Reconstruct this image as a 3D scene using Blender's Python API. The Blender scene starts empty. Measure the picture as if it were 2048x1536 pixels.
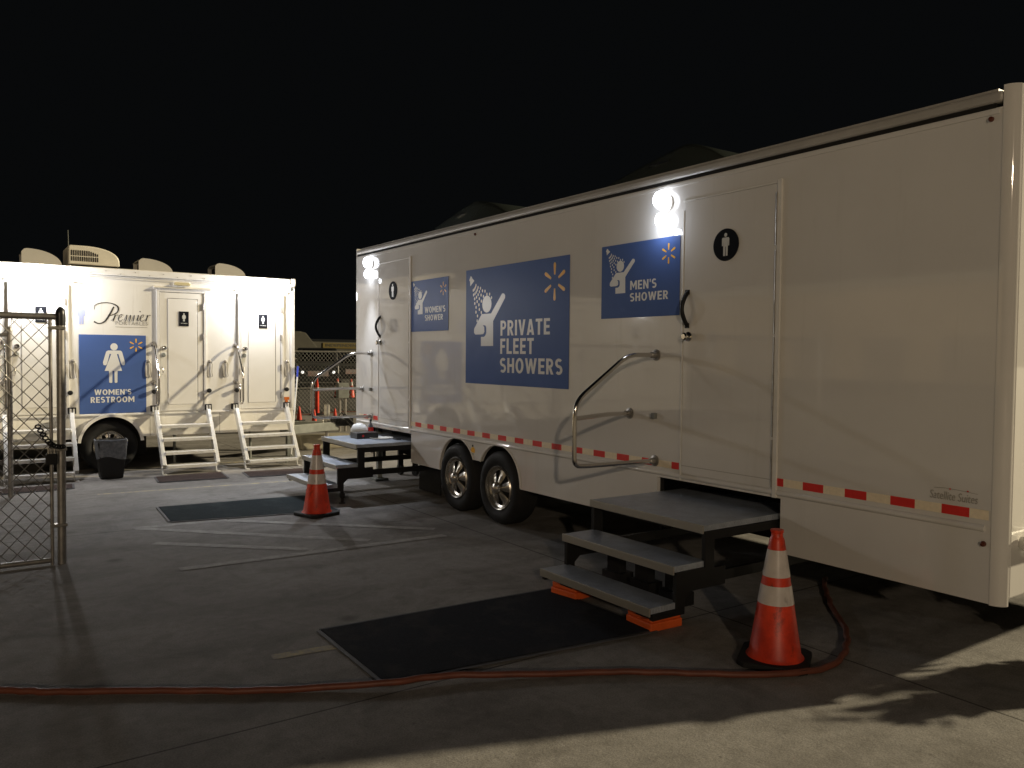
import bpy, math, random
from mathutils import Vector, Matrix
random.seed(7)
S = bpy.context.scene
COL = S.collection

# ------------------------------------------------------------------ camera
cd = bpy.data.cameras.new('camera'); cam = bpy.data.objects.new('camera', cd); COL.objects.link(cam)
yaw, pitch, roll = 0.602972, 0.035029, -0.0086564
cy, sy, cp, sp = math.cos(yaw), math.sin(yaw), math.cos(pitch), math.sin(pitch)
fwd = Vector((sy*cp, cy*cp, -sp)); rgt = Vector((cy, -sy, 0)); dwn = fwd.cross(rgt)
r2 = math.cos(roll)*rgt + math.sin(roll)*dwn; d2 = -math.sin(roll)*rgt + math.cos(roll)*dwn
m3 = Matrix((r2, -d2, -fwd)).transposed()
cam.matrix_world = Matrix.Translation((0, 0, 1.62)) @ m3.to_4x4()
cd.sensor_width = 36; cd.lens = 36*1616.07/2048; cd.clip_start = 0.05; cd.clip_end = 1000
S.camera = cam

# ------------------------------------------------------------------ world, far floodlight (sun), exposure
w = bpy.data.worlds.new('World'); S.world = w; w.use_nodes = True
bg = w.node_tree.nodes['Background']; bg.inputs[0].default_value = (0.82, 0.92, 1.0, 1); bg.inputs[1].default_value = 0.0029
sd = bpy.data.lights.new('sun', 'SUN'); sd.energy = 5.0; sd.angle = math.radians(1.8); sd.color = (1.0, 0.85, 0.57)
sun = bpy.data.objects.new('sun', sd); COL.objects.link(sun)
sun.rotation_euler = Vector((0.94, -0.325, 0.40)).to_track_quat('Z', 'Y').to_euler(); sun.location = (30, -10, 20)
S.view_settings.view_transform = 'Standard'; S.view_settings.look = 'None'
S.view_settings.exposure = 0.0; S.view_settings.gamma = 1.0
S.render.engine = 'CYCLES'
try:
    S.cycles.max_bounces = 8; S.cycles.sample_clamp_indirect = 3.0
    S.cycles.use_denoising = True
except Exception: pass

# ------------------------------------------------------------------ helpers
ORG = {}
class MB:
    def __init__(s): s.v = []; s.f = []; s.mi = []; s.m = 0
    def add(s, vs, fs):
        o = len(s.v); s.v += [tuple(v) for v in vs]
        for f in fs: s.f.append(tuple(i+o for i in f)); s.mi.append(s.m)
        return s
    def box(s, a, b):
        x0, x1 = sorted((a[0], b[0])); y0, y1 = sorted((a[1], b[1])); z0, z1 = sorted((a[2], b[2]))
        vs = [(x0,y0,z0),(x1,y0,z0),(x1,y1,z0),(x0,y1,z0),(x0,y0,z1),(x1,y0,z1),(x1,y1,z1),(x0,y1,z1)]
        return s.add(vs, [(0,3,2,1),(4,5,6,7),(0,1,5,4),(1,2,6,5),(2,3,7,6),(3,0,4,7)])
    def prism(s, poly, fn, a, b):
        n = len(poly); vs = [fn(p, a) for p in poly] + [fn(p, b) for p in poly]
        fs = [tuple(range(n-1, -1, -1)), tuple(range(n, 2*n))] + [(i, (i+1) % n, n+(i+1) % n, n+i) for i in range(n)]
        return s.add(vs, fs)
    def poly(s, pts): return s.add(pts, [tuple(range(len(pts)))])
    def tube(s, pts, r, n=10, closed=False, cap=True):
        P = [Vector(p) for p in pts]; k = len(P); rings = []; up = None
        for i in range(k):
            if closed: t = (P[(i+1) % k]-P[i-1])
            else: t = (P[min(i+1, k-1)]-P[max(i-1, 0)])
            t.normalize()
            if up is None:
                up = Vector((0, 0, 1)) if abs(t.z) < 0.9 else Vector((1, 0, 0))
            u = (up - t*up.dot(t)); u.normalize(); up = u; q = t.cross(u)
            rr = r[i] if isinstance(r, (list, tuple)) else r
            rings.append([P[i] + rr*(math.cos(2*math.pi*j/n)*u + math.sin(2*math.pi*j/n)*q) for j in range(n)])
        vs = [v for R in rings for v in R]; fs = []
        for i in range(k if closed else k-1):
            a = i*n; b = ((i+1) % k)*n
            for j in range(n): fs.append((a+j, a+(j+1) % n, b+(j+1) % n, b+j))
        if cap and not closed: fs += [tuple(range(n-1, -1, -1)), tuple(range((k-1)*n, k*n))]
        return s.add(vs, fs)
    def lathe(s, prof, c=(0,0,0), ax='z', n=32, cap=True):
        vs = []; fs = []; k = len(prof)
        for (r, h) in prof:
            for j in range(n):
                a = 2*math.pi*j/n; p, q = r*math.cos(a), r*math.sin(a)
                v = {'z': (p, q, h), 'x': (h, p, q), 'y': (q, h, p)}[ax]
                vs.append((v[0]+c[0], v[1]+c[1], v[2]+c[2]))
        for i in range(k-1):
            for j in range(n): fs.append((i*n+j, i*n+(j+1) % n, (i+1)*n+(j+1) % n, (i+1)*n+j))
        if cap: fs += [tuple(range(n-1, -1, -1)), tuple(range((k-1)*n, k*n))]
        return s.add(vs, fs)
    def build(s, name, mats, parent=None, smooth=None, bevel=0, seg=2):
        me = bpy.data.meshes.new(name); o = Vector(ORG.get(parent, (0, 0, 0)))
        me.from_pydata([tuple(Vector(v)-o) for v in s.v], [], s.f)
        for m in (mats if isinstance(mats, (list, tuple)) else [mats]): me.materials.append(m)
        for p, i in zip(me.polygons, s.mi): p.material_index = i
        if smooth is not None:
            for p in me.polygons: p.use_smooth = True
            me.set_sharp_from_angle(angle=math.radians(smooth))
        me.update()
        ob = bpy.data.objects.new(name, me); COL.objects.link(ob)
        if parent is not None: ob.parent = parent
        ORG[ob] = ORG.get(parent, (0, 0, 0))
        if bevel:
            b = ob.modifiers.new('bevel', 'BEVEL'); b.width = bevel; b.segments = seg; b.limit_method = 'ANGLE'
        return ob
def tag(o, label, cat, group=None):
    o['label'] = label; o['category'] = cat
    if group: o['group'] = group
    return o
def kind(o, k): o['kind'] = k; return o
def thing(name, loc, label, cat, group=None):
    o = bpy.data.objects.new(name, None); COL.objects.link(o); o.location = loc; ORG[o] = tuple(loc)
    o.empty_display_size = 0.1
    return tag(o, label, cat, group)
def copy_tree(o, parent=None):
    c = o.copy(); COL.objects.link(c)
    if parent is not None: c.parent = parent
    for ch in list(o.children): copy_tree(ch, c)
    return c
def place(o, loc, rz=0, label=None):
    c = copy_tree(o); c.location = loc; c.rotation_euler = (0, 0, rz)
    if label: c['label'] = label
    return c
def arc(cx, cy_, r, a0, a1, n=12, ry=None):
    ry = ry or r
    return [(cx+r*math.cos(math.radians(a0+(a1-a0)*i/n)), cy_+ry*math.sin(math.radians(a0+(a1-a0)*i/n))) for i in range(n+1)]
def rnd(pts, r, n=5):
    P = [Vector(p) for p in pts]; out = [P[0]]
    for i in range(1, len(P)-1):
        a = (P[i-1]-P[i]); b = (P[i+1]-P[i]); d = min(r, a.length*0.45, b.length*0.45)
        p0 = P[i]+a.normalized()*d; p2 = P[i]+b.normalized()*d
        for k in range(n+1):
            t = k/n; out.append(p0*(1-t)**2 + P[i]*2*t*(1-t) + p2*t*t)
    out.append(P[-1]); return out
def text_polys(txt, off=0.0, shear=0.0, spacing=1.0):
    c = bpy.data.curves.new('t', 'FONT'); c.body = txt; c.offset = off; c.shear = shear; c.space_character = spacing; c.resolution_u = 4
    o = bpy.data.objects.new('t', c); COL.objects.link(o)
    dg = bpy.context.evaluated_depsgraph_get(); me = bpy.data.meshes.new_from_object(o.evaluated_get(dg))
    vs = [(v.co.x, v.co.y) for v in me.vertices]; fs = [tuple(p.vertices) for p in me.polygons]
    bpy.data.objects.remove(o); bpy.data.curves.remove(c); bpy.data.meshes.remove(me)
    x0 = min(v[0] for v in vs); x1 = max(v[0] for v in vs); y0 = min(v[1] for v in vs); y1 = max(v[1] for v in vs)
    return [((x-x0)/(x1-x0), (y-y0)/(y1-y0)) for x, y in vs], fs
def put_text(mb, txt, rect, fn, **k):
    vs, fs = text_polys(txt, **k); u0, v0, u1, v1 = rect
    mb.add([fn(u0+(u1-u0)*x, v0+(v1-v0)*y) for x, y in vs], fs)
def glyphs():
    s = 0.19; G = {}
    R = lambda x0, y0, x1, y1: [(x0, y0), (x1, y0), (x1, y1), (x0, y1)]
    G['I'] = (0.19, [R(0, 0, s, 1)]); G['L'] = (0.48, [R(0, 0, s, 1), R(s, 0, 0.48, 0.18)])
    G['E'] = (0.50, [R(0, 0, s, 1), R(s, 0, 0.50, 0.18), R(s, 0.41, 0.46, 0.58), R(s, 0.82, 0.50, 1)])
    G['F'] = (0.48, [R(0, 0, s, 1), R(s, 0.40, 0.44, 0.57), R(s, 0.82, 0.48, 1)])
    G['T'] = (0.56, [R(0, 0.82, 0.56, 1), R(0.185, 0, 0.375, 0.82)]); G['H'] = (0.60, [R(0, 0, s, 1), R(0.41, 0, 0.60, 1), R(s, 0.41, 0.41, 0.59)])
    G['V'] = (0.62, [[(0, 1), (0.215, 0), (0.405, 0), (0.62, 1), (0.425, 1), (0.31, 0.34), (0.195, 1)]])
    G['A'] = (0.64, [[(0, 0), (0.195, 0), (0.235, 0.17), (0.32, 0.17), (0.32, 0.34), (0.262, 0.34), (0.32, 0.70), (0.32, 1), (0.22, 1)], [(0.64, 0), (0.42, 1), (0.32, 1), (0.32, 0.70), (0.378, 0.34), (0.32, 0.34), (0.32, 0.17), (0.405, 0.17), (0.445, 0)]])
    G['M'] = (0.82, [[(0, 0), (0, 1), (0.19, 1), (0.41, 0.52), (0.63, 1), (0.82, 1), (0.82, 0), (0.63, 0), (0.63, 0.60), (0.41, 0.16), (0.19, 0.60), (0.19, 0)]])
    G['N'] = (0.63, [[(0, 0), (0, 1), (0.17, 1), (0.44, 0.42), (0.44, 1), (0.63, 1), (0.63, 0), (0.46, 0), (0.19, 0.58), (0.19, 0)]])
    G['W'] = (0.96, [[(0, 1), (0.19, 0), (0.365, 0), (0.48, 0.56), (0.595, 0), (0.77, 0), (0.96, 1), (0.77, 1), (0.672, 0.40), (0.565, 0.98), (0.395, 0.98), (0.288, 0.40), (0.19, 1)]])
    G["'"] = (0.14, [[(0.02, 0.66), (0.12, 0.66), (0.14, 1), (0, 1)]])
    def half(cx, cy_, rx, ry, ix, iy, a0, a1): return arc(cx, cy_, rx, a0, a1, 12, ry) + arc(cx, cy_, ix, a1, a0, 12, iy)
    G['O'] = (0.68, [half(0.34, 0.5, 0.34, 0.515, 0.15, 0.335, 90, 270), half(0.34, 0.5, 0.34, 0.515, 0.15, 0.335, -90, 90)])
    bowl = [(s, 1)] + arc(0.27, 0.70, 0.27, 90, -90, 10, 0.30) + [(s, 0.40), (s, 0.57)] + arc(0.27, 0.70, 0.10, -90, 90, 8, 0.13) + [(s, 0.83)]
    G['P'] = (0.54, [R(0, 0, s, 1), bowl]); G['R'] = (0.57, [R(0, 0, s, 1), bowl, [(0.20, 0.40), (0.39, 0.40), (0.57, 0), (0.365, 0)]])
    c = [Vector(p) for p in arc(0.27, 0.715, 0.185, 35, 270, 12, 0.205) + arc(0.27, 0.295, 0.185, 90, -145, 12, 0.215)[1:]]
    L_, R_ = [], []
    for i, p in enumerate(c):
        t = (c[min(i+1, len(c)-1)]-c[max(i-1, 0)]).normalized(); n = Vector((-t.y, t.x))*0.09; L_.append(tuple(p+n)); R_.append(tuple(p-n))
    G['S'] = (0.54, [[L_[i], L_[i+1], R_[i+1], R_[i]] for i in range(len(c)-1)])
    return G
GLYPH = glyphs()
def put_bold(mb, txt, rect, fn):
    x = 0; out = []
    for ch in txt:
        w_, polys = GLYPH[ch]
        for p in polys: out.append([(x+a, b_) for a, b_ in p])
        x += w_+0.12
    wd = x-0.12; u0, v0, u1, v1 = rect
    for p in out: mb.poly([fn(u0+(u1-u0)*a/wd, v0+(v1-v0)*b_) for a, b_ in p])
def pm_(x0): return lambda p, d: (x0-d, p[0], p[1])

# ------------------------------------------------------------------ materials
def mat(name, col, rough=0.5, metal=0.0, spec=0.5, coat=0.0, var=0.0, vscale=3.0, col2=None, bump=0.0, bscale=20.0, emit=None, estr=0.0, alpha=1.0, detail=4):
    m = bpy.data.materials.new(name); m.use_nodes = True; t = m.node_tree; b = t.nodes['Principled BSDF']
    b.inputs['Base Color'].default_value = (*col, 1); b.inputs['Roughness'].default_value = rough
    b.inputs['Metallic'].default_value = metal; b.inputs['Specular IOR Level'].default_value = spec
    b.inputs['Coat Weight'].default_value = coat; b.inputs['Coat Roughness'].default_value = 0.06
    if emit: b.inputs['Emission Color'].default_value = (*emit, 1); b.inputs['Emission Strength'].default_value = estr
    if var or col2 or bump:
        tc = t.nodes.new('ShaderNodeTexCoord')
        if var or col2:
            n = t.nodes.new('ShaderNodeTexNoise'); n.inputs['Scale'].default_value = vscale; n.inputs['Detail'].default_value = detail; n.inputs['Roughness'].default_value = 0.62
            r = t.nodes.new('ShaderNodeValToRGB'); r.color_ramp.elements[0].position = 0.35; r.color_ramp.elements[1].position = 0.68
            c2 = col2 or tuple(c*(1-var) for c in col)
            r.color_ramp.elements[0].color = (*c2, 1); r.color_ramp.elements[1].color = (*col, 1)
            t.links.new(tc.outputs['Object'], n.inputs['Vector']); t.links.new(n.outputs['Fac'], r.inputs['Fac']); t.links.new(r.outputs['Color'], b.inputs['Base Color'])
        if bump:
            n2 = t.nodes.new('ShaderNodeTexNoise'); n2.inputs['Scale'].default_value = bscale; n2.inputs['Detail'].default_value = 2
            bp = t.nodes.new('ShaderNodeBump'); bp.inputs['Strength'].default_value = bump; bp.inputs['Distance'].default_value = 0.02
            t.links.new(tc.outputs['Object'], n2.inputs['Vector']); t.links.new(n2.outputs['Fac'], bp.inputs['Height']); t.links.new(bp.outputs['Normal'], b.inputs['Normal'])
    return m
M = {}
M['gel'] = mat('white_gelcoat', (0.70, 0.68, 0.65), rough=0.045, spec=0.7, var=0.05, vscale=1.3, bump=0.025, bscale=0.8)
M['white'] = mat('white_paint', (0.80, 0.78, 0.73), rough=0.22, spec=0.5, var=0.05, vscale=2.0, bump=0.03, bscale=2.0)
M['whitetrim'] = mat('white_trim', (0.76, 0.74, 0.70), rough=0.35, var=0.10, vscale=6)
M['rooftrim'] = mat('roof_trim', (0.42, 0.40, 0.37), rough=0.35, var=0.15, vscale=4)
M['doorw'] = mat('door_white', (0.78, 0.76, 0.71), rough=0.28, var=0.04, vscale=3)
M['line'] = mat('seam_shade_grey', (0.16, 0.15, 0.14), rough=0.7)
M['black'] = mat('black_steel', (0.012, 0.012, 0.013), rough=0.5, spec=0.3, var=0.3, vscale=8)
M['rubber'] = mat('tyre_rubber', (0.018, 0.018, 0.019), rough=0.75, spec=0.25, var=0.35, vscale=12)
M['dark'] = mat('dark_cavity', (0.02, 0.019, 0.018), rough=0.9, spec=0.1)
M['blue'] = mat('blue_vinyl', (0.075, 0.132, 0.345), rough=0.36, spec=0.06, var=0.05, vscale=2)
M['vinylwhite'] = mat('white_vinyl', (0.72, 0.72, 0.70), rough=0.3, spec=0.3)
M['yellow'] = mat('yellow_vinyl', (0.85, 0.46, 0.05), rough=0.3, spec=0.3)
M['red'] = mat('red_reflective', (0.72, 0.028, 0.022), rough=0.35, var=0.1, vscale=30)
M['silver'] = mat('white_reflective', (0.90, 0.78, 0.58), rough=0.35, var=0.12, vscale=40)
M['orange'] = mat('orange_pvc', (0.85, 0.065, 0.022), rough=0.42, spec=0.4, var=0.35, vscale=7, col2=(0.50, 0.035, 0.015))
M['coneband'] = mat('cone_sleeve', (0.66, 0.60, 0.56), rough=0.28, spec=0.5, var=0.15, vscale=14)
M['block'] = mat('orange_plastic', (0.80, 0.13, 0.025), rough=0.5, var=0.2, vscale=10)
M['chrome'] = mat('chrome', (0.72, 0.70, 0.66), rough=0.10, metal=1.0)
M['steel'] = mat('stainless_tube', (0.60, 0.57, 0.53), rough=0.14, metal=1.0)
M['galv'] = mat('galvanised', (0.42, 0.40, 0.37), rough=0.42, metal=0.85, var=0.3, vscale=15)
M['wire'] = mat('fence_wire', (0.30, 0.29, 0.27), rough=0.5, metal=0.6)
M['rim'] = mat('polished_rim', (0.52, 0.49, 0.44), rough=0.26, metal=0.92)
M['alu'] = mat('aluminium', (0.82, 0.81, 0.78), rough=0.38, metal=0.45, var=0.12, vscale=20)
M['tread'] = mat('tread_plate', (0.44, 0.49, 0.57), rough=0.36, metal=0.45, var=0.25, vscale=9, bump=0.25, bscale=60)
M['treadedge'] = mat('tread_edge', (0.40, 0.38, 0.34), rough=0.45, metal=0.7)
M['matdark'] = mat('carpet_mat', (0.022, 0.025, 0.033), rough=0.95, spec=0.1, var=0.35, vscale=60, bump=0.4, bscale=250)
M['matteal'] = mat('teal_mat', (0.020, 0.030, 0.034), rough=0.95, spec=0.1, var=0.35, vscale=50, bump=0.4, bscale=250)
M['matbrown'] = mat('brown_mat', (0.075, 0.055, 0.05), rough=0.95, spec=0.1, var=0.3, vscale=40, bump=0.4, bscale=250)
M['matedge'] = mat('mat_rubber_edge', (0.07, 0.07, 0.075), rough=0.7)
M['hose'] = mat('orange_rubber_hose', (0.185, 0.055, 0.030), rough=0.55, var=0.3, vscale=10)
M['beige'] = mat('beige_plastic', (0.70, 0.67, 0.60), rough=0.5, var=0.08, vscale=5)
M['grey'] = mat('grey_paint', (0.22, 0.23, 0.21), rough=0.55, var=0.25, vscale=8)
M['bag'] = mat('bin_liner', (0.17, 0.185, 0.215), rough=0.3, spec=0.5, var=0.5, vscale=22, bump=0.8, bscale=18)
M['lampc'] = mat('lamp_cool', (0.9, 0.9, 0.9), emit=(0.86, 0.91, 1.0), estr=7)
M['lampw'] = mat('lamp_warm', (0.9, 0.9, 0.9), emit=(1.0, 0.95, 0.88), estr=25)
M['lampoff'] = mat('lamp_lens', (0.60, 0.52, 0.30), rough=0.3)
M['amber'] = mat('amber_lens', (0.55, 0.14, 0.02), rough=0.2)
M['redlens'] = mat('red_lens', (0.10, 0.022, 0.010), rough=0.3)
M['sign'] = mat('black_sign', (0.010, 0.011, 0.014), rough=0.75, spec=0.03)
M['signfig'] = mat('sign_figure', (0.55, 0.55, 0.52), rough=0.4)
M['letter'] = mat('dark_lettering', (0.035, 0.032, 0.03), rough=0.4)
M['lettergrey'] = mat('grey_lettering', (0.33, 0.31, 0.27), rough=0.5)
M['ghost'] = mat('faded_blue', (0.42, 0.46, 0.68), rough=0.3)
M['acdark'] = mat('dark_shroud', (0.028, 0.033, 0.029), rough=0.22, spec=0.5)
M['acwhite'] = mat('white_shroud', (0.74, 0.70, 0.60), rough=0.4, var=0.08, vscale=5)
M['vent'] = mat('vent_plastic', (0.52, 0.50, 0.46), rough=0.4, var=0.06, vscale=5)
M['bluehandle'] = mat('blue_grip', (0.02, 0.05, 0.42), rough=0.4)
M['mattedark'] = mat('dark_paint', (0.012, 0.013, 0.014), rough=0.35)
M['glass'] = mat('dark_glass', (0.01, 0.011, 0.012), rough=0.05, spec=0.6)
M['tan'] = mat('tan_panel', (0.085, 0.078, 0.056), rough=0.7, var=0.2, vscale=0.4)
M['banner'] = mat('yellow_banner', (0.16, 0.115, 0.018), rough=0.6)
M['concblock'] = mat('concrete_block', (0.30, 0.27, 0.20), rough=0.9, var=0.4, vscale=3)

def overlay(m, scale, lo, hi, col, stretch=(1, 1, 1)):
    t = m.node_tree; N = t.nodes; L = t.links; b = N['Principled BSDF']; inp = b.inputs['Base Color']
    tc = N.new('ShaderNodeTexCoord'); mp = N.new('ShaderNodeMapping'); mp.inputs['Scale'].default_value = stretch; L.new(tc.outputs['Object'], mp.inputs['Vector'])
    n = N.new('ShaderNodeTexNoise'); n.inputs['Scale'].default_value = scale; n.inputs['Detail'].default_value = 5; n.inputs['Roughness'].default_value = 0.7; L.new(mp.outputs['Vector'], n.inputs['Vector'])
    r = N.new('ShaderNodeValToRGB'); r.color_ramp.elements[0].position = lo; r.color_ramp.elements[1].position = hi
    r.color_ramp.elements[0].color = (0, 0, 0, 1); r.color_ramp.elements[1].color = (1, 1, 1, 1); L.new(n.outputs['Fac'], r.inputs['Fac'])
    x = N.new('ShaderNodeMix'); x.data_type = 'RGBA'; L.new(r.outputs['Color'], x.inputs['Factor']); x.inputs['B'].default_value = (*col, 1)
    if inp.links: L.new(inp.links[0].from_socket, x.inputs['A'])
    else: x.inputs['A'].default_value = inp.default_value
    L.new(x.outputs['Result'], inp)
overlay(M['orange'], 9, 0.56, 0.70, (0.10, 0.02, 0.012), (1, 1, 0.6)); overlay(M['coneband'], 11, 0.60, 0.75, (0.28, 0.24, 0.21), (1, 1, 0.5))
overlay(M['gel'], 2.2, 0.58, 0.85, (0.62, 0.60, 0.565), (1, 4.5, 0.35)); overlay(M['white'], 3.0, 0.58, 0.85, (0.58, 0.54, 0.47), (4.5, 1, 0.4))
overlay(M['tread'], 6, 0.58, 0.76, (0.28, 0.29, 0.31)); overlay(M['matdark'], 2.5, 0.52, 0.75, (0.045, 0.045, 0.047)); overlay(M['matteal'], 2.5, 0.52, 0.75, (0.04, 0.05, 0.052))
def ribs(m, scale):
    t = m.node_tree; N = t.nodes; L = t.links; b = N['Principled BSDF']; wv = N.new('ShaderNodeTexWave'); wv.inputs['Scale'].default_value = scale; wv.bands_direction = 'X'
    tc = N.new('ShaderNodeTexCoord'); L.new(tc.outputs['Object'], wv.inputs['Vector']); bp = N.new('ShaderNodeBump'); bp.inputs['Strength'].default_value = 0.5; bp.inputs['Distance'].default_value = 0.004
    L.new(wv.outputs['Fac'], bp.inputs['Height'])
    if b.inputs['Normal'].links: L.new(b.inputs['Normal'].links[0].from_socket, bp.inputs['Normal'])
    L.new(bp.outputs['Normal'], b.inputs['Normal'])
ribs(M['tread'], 14)
# concrete with joints and stains, in the ground's own coordinates
def concrete():
    m = bpy.data.materials.new('concrete'); m.use_nodes = True; t = m.node_tree; N = t.nodes; L = t.links; b = N['Principled BSDF']
    tc = N.new('ShaderNodeTexCoord'); b.inputs['Roughness'].default_value = 0.8; b.inputs['Specular IOR Level'].default_value = 0.25
    def noise(scale, det=5, rough=0.6, dist=0.0):
        n = N.new('ShaderNodeTexNoise'); n.inputs['Scale'].default_value = scale; n.inputs['Detail'].default_value = det
        n.inputs['Roughness'].default_value = rough; n.inputs['Distortion'].default_value = dist; L.new(tc.outputs['Object'], n.inputs['Vector']); return n.outputs['Fac']
    def ramp(f, a, ca, bb, cb):
        r = N.new('ShaderNodeValToRGB'); r.color_ramp.elements[0].position = a; r.color_ramp.elements[1].position = bb
        r.color_ramp.elements[0].color = (*ca, 1); r.color_ramp.elements[1].color = (*cb, 1); L.new(f, r.inputs['Fac']); return r.outputs['Color']
    def mul(a, c):
        x = N.new('ShaderNodeMix'); x.data_type = 'RGBA'; x.blend_type = 'MULTIPLY'; x.inputs['Factor'].default_value = 1
        L.new(a, x.inputs['A']); L.new(c, x.inputs['B']); return x.outputs['Result']
    c = ramp(noise(0.55, 6, 0.62, 0.6), 0.30, (0.21, 0.199, 0.187), 0.74, (0.325, 0.312, 0.298))
    c = mul(c, ramp(noise(2.3, 6, 0.7, 1.2), 0.28, (0.66, 0.65, 0.64), 0.55, (1, 1, 1)))
    c = mul(c, ramp(noise(14, 4, 0.7), 0.30, (0.84, 0.84, 0.83), 0.62, (1.06, 1.06, 1.05)))
    c = mul(c, ramp(noise(130, 2, 0.6), 0.32, (0.72, 0.72, 0.72), 0.62, (1.12, 1.12, 1.12)))
    mp = N.new('ShaderNodeMapping'); mp.inputs['Scale'].default_value = (0.35, 2.6, 1); mp.inputs['Rotation'].default_value = (0, 0, 0.5); L.new(tc.outputs['Object'], mp.inputs['Vector'])
    n3 = N.new('ShaderNodeTexNoise'); n3.inputs['Scale'].default_value = 1.1; n3.inputs['Detail'].default_value = 5; L.new(mp.outputs['Vector'], n3.inputs['Vector'])
    c = mul(c, ramp(n3.outputs['Fac'], 0.36, (0.80, 0.79, 0.78), 0.50, (1, 1, 1)))
    vo = N.new('ShaderNodeTexVoronoi'); vo.inputs['Scale'].default_value = 1.35; vo.inputs['Randomness'].default_value = 1.0; L.new(tc.outputs['Object'], vo.inputs['Vector'])
    c = mul(c, ramp(vo.outputs['Distance'], 0.035, (0.55, 0.53, 0.52), 0.11, (1, 1, 1)))
    vo = N.new('ShaderNodeTexVoronoi'); vo.inputs['Scale'].default_value = 5.5; L.new(tc.outputs['Object'], vo.inputs['Vector'])
    c = mul(c, ramp(vo.outputs['Distance'], 0.03, (0.72, 0.71, 0.70), 0.07, (1, 1, 1)))
    sep = N.new('ShaderNodeSeparateXYZ'); L.new(tc.outputs['Object'], sep.inputs[0])
    def joint(out, off, period, wd):
        a = N.new('ShaderNodeMath'); a.operation = 'SUBTRACT'; L.new(out, a.inputs[0]); a.inputs[1].default_value = off - 1000*period - period/2
        md = N.new('ShaderNodeMath'); md.operation = 'MODULO'; L.new(a.outputs[0], md.inputs[0]); md.inputs[1].default_value = period
        s2 = N.new('ShaderNodeMath'); s2.operation = 'SUBTRACT'; L.new(md.outputs[0], s2.inputs[0]); s2.inputs[1].default_value = period/2
        ab = N.new('ShaderNodeMath'); ab.operation = 'ABSOLUTE'; L.new(s2.outputs[0], ab.inputs[0])
        return ramp(ab.outputs[0], wd*0.6, (0.25, 0.24, 0.22), wd*1.2, (1, 1, 1))
    c = mul(c, joint(sep.outputs['Y'], 3.46, 4.55, 0.006)); c = mul(c, joint(sep.outputs['X'], 3.93, 4.55, 0.007))
    L.new(c, b.inputs['Base Color'])
    bp = N.new('ShaderNodeBump'); bp.inputs['Strength'].default_value = 0.35; bp.inputs['Distance'].default_value = 0.01
    L.new(noise(45, 4, 0.7), bp.inputs['Height']); L.new(bp.outputs['Normal'], b.inputs['Normal'])
    return m
M['concrete'] = concrete()
def worn_paint(name, col):
    m = bpy.data.materials.new(name); m.use_nodes = True; t = m.node_tree; N = t.nodes; L = t.links; b = N['Principled BSDF']
    tc = N.new('ShaderNodeTexCoord'); n = N.new('ShaderNodeTexNoise'); n.inputs['Scale'].default_value = 9; n.inputs['Detail'].default_value = 6; n.inputs['Roughness'].default_value = 0.75
    L.new(tc.outputs['Object'], n.inputs['Vector'])
    r = N.new('ShaderNodeValToRGB'); r.color_ramp.elements[0].position = 0.42; r.color_ramp.elements[1].position = 0.62
    r.color_ramp.elements[0].color = (0.255, 0.245, 0.232, 1); r.color_ramp.elements[1].color = (*col, 1)
    L.new(n.outputs['Fac'], r.inputs['Fac']); L.new(r.outputs['Color'], b.inputs['Base Color']); b.inputs['Roughness'].default_value = 0.8
    return m
M['linewhite'] = worn_paint('worn_white_paint', (0.395, 0.385, 0.36))
M['lineyellow'] = worn_paint('worn_yellow_paint', (0.50, 0.42, 0.22))

# ------------------------------------------------------------------ ground
g = MB(); g.poly([(-150, -150, 0), (200, -150, 0), (200, 300, 0), (-150, 300, 0)])
kind(g.build('ground', M['concrete']), 'structure')
g = MB(); g.poly([(-60, 21.3, 0.004), (120, 21.3, 0.004), (120, 160, 0.004), (-60, 160, 0.004)])
M['asphalt'] = mat('asphalt', (0.055, 0.052, 0.046), rough=0.9, var=0.4, vscale=0.8)
kind(g.build('asphalt_lot', M['asphalt']), 'structure')
def stripe(mb, a, b, wd, z=0.004):
    a = Vector((*a, 0)); b = Vector((*b, 0)); d = (b-a).normalized(); n = Vector((-d.y, d.x, 0))*wd/2
    mb.poly([(p.x, p.y, z) for p in (a-n, b-n, b+n, a+n)])
pl = MB()
stripe(pl, (1.33, 8.06), (2.15, 7.985), 0.09, 0.002)
stripe(pl, (1.36, 8.03), (2.95, 6.45), 0.10, 0.0026); stripe(pl, (1.37, 7.33), (2.42, 6.39), 0.10, 0.0032)
stripe(pl, (2.15, 7.95), (3.65, 6.55), 0.10, 0.0038)
stripe(pl, (1.36, 6.33), (3.60, 6.27), 0.10, 0.0044)
kind(pl.build('parking_lines', M['linewhite']), 'structure')
pl = MB(); stripe(pl, (1.31, 10.20), (3.55, 10.03), 0.07, 0.002); stripe(pl, (1.37, 4.225), (1.95, 4.165), 0.075, 0.002)
stripe(pl, (0.9, 12.35), (4.2, 12.1), 0.08, 0.005)
kind(pl.build('yellow_lines', M['lineyellow']), 'structure')

# ------------------------------------------------------------------ shower trailer
WX = 4.27
A = thing('shower_trailer', (5.49, 5.8, 0), 'long glossy white shower trailer with three blue shower signs on its side', 'trailer')
fa = lambda p, d: (WX-d, p[0], p[1])            # (y,z) on the trailer's side, d metres proud of it
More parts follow.
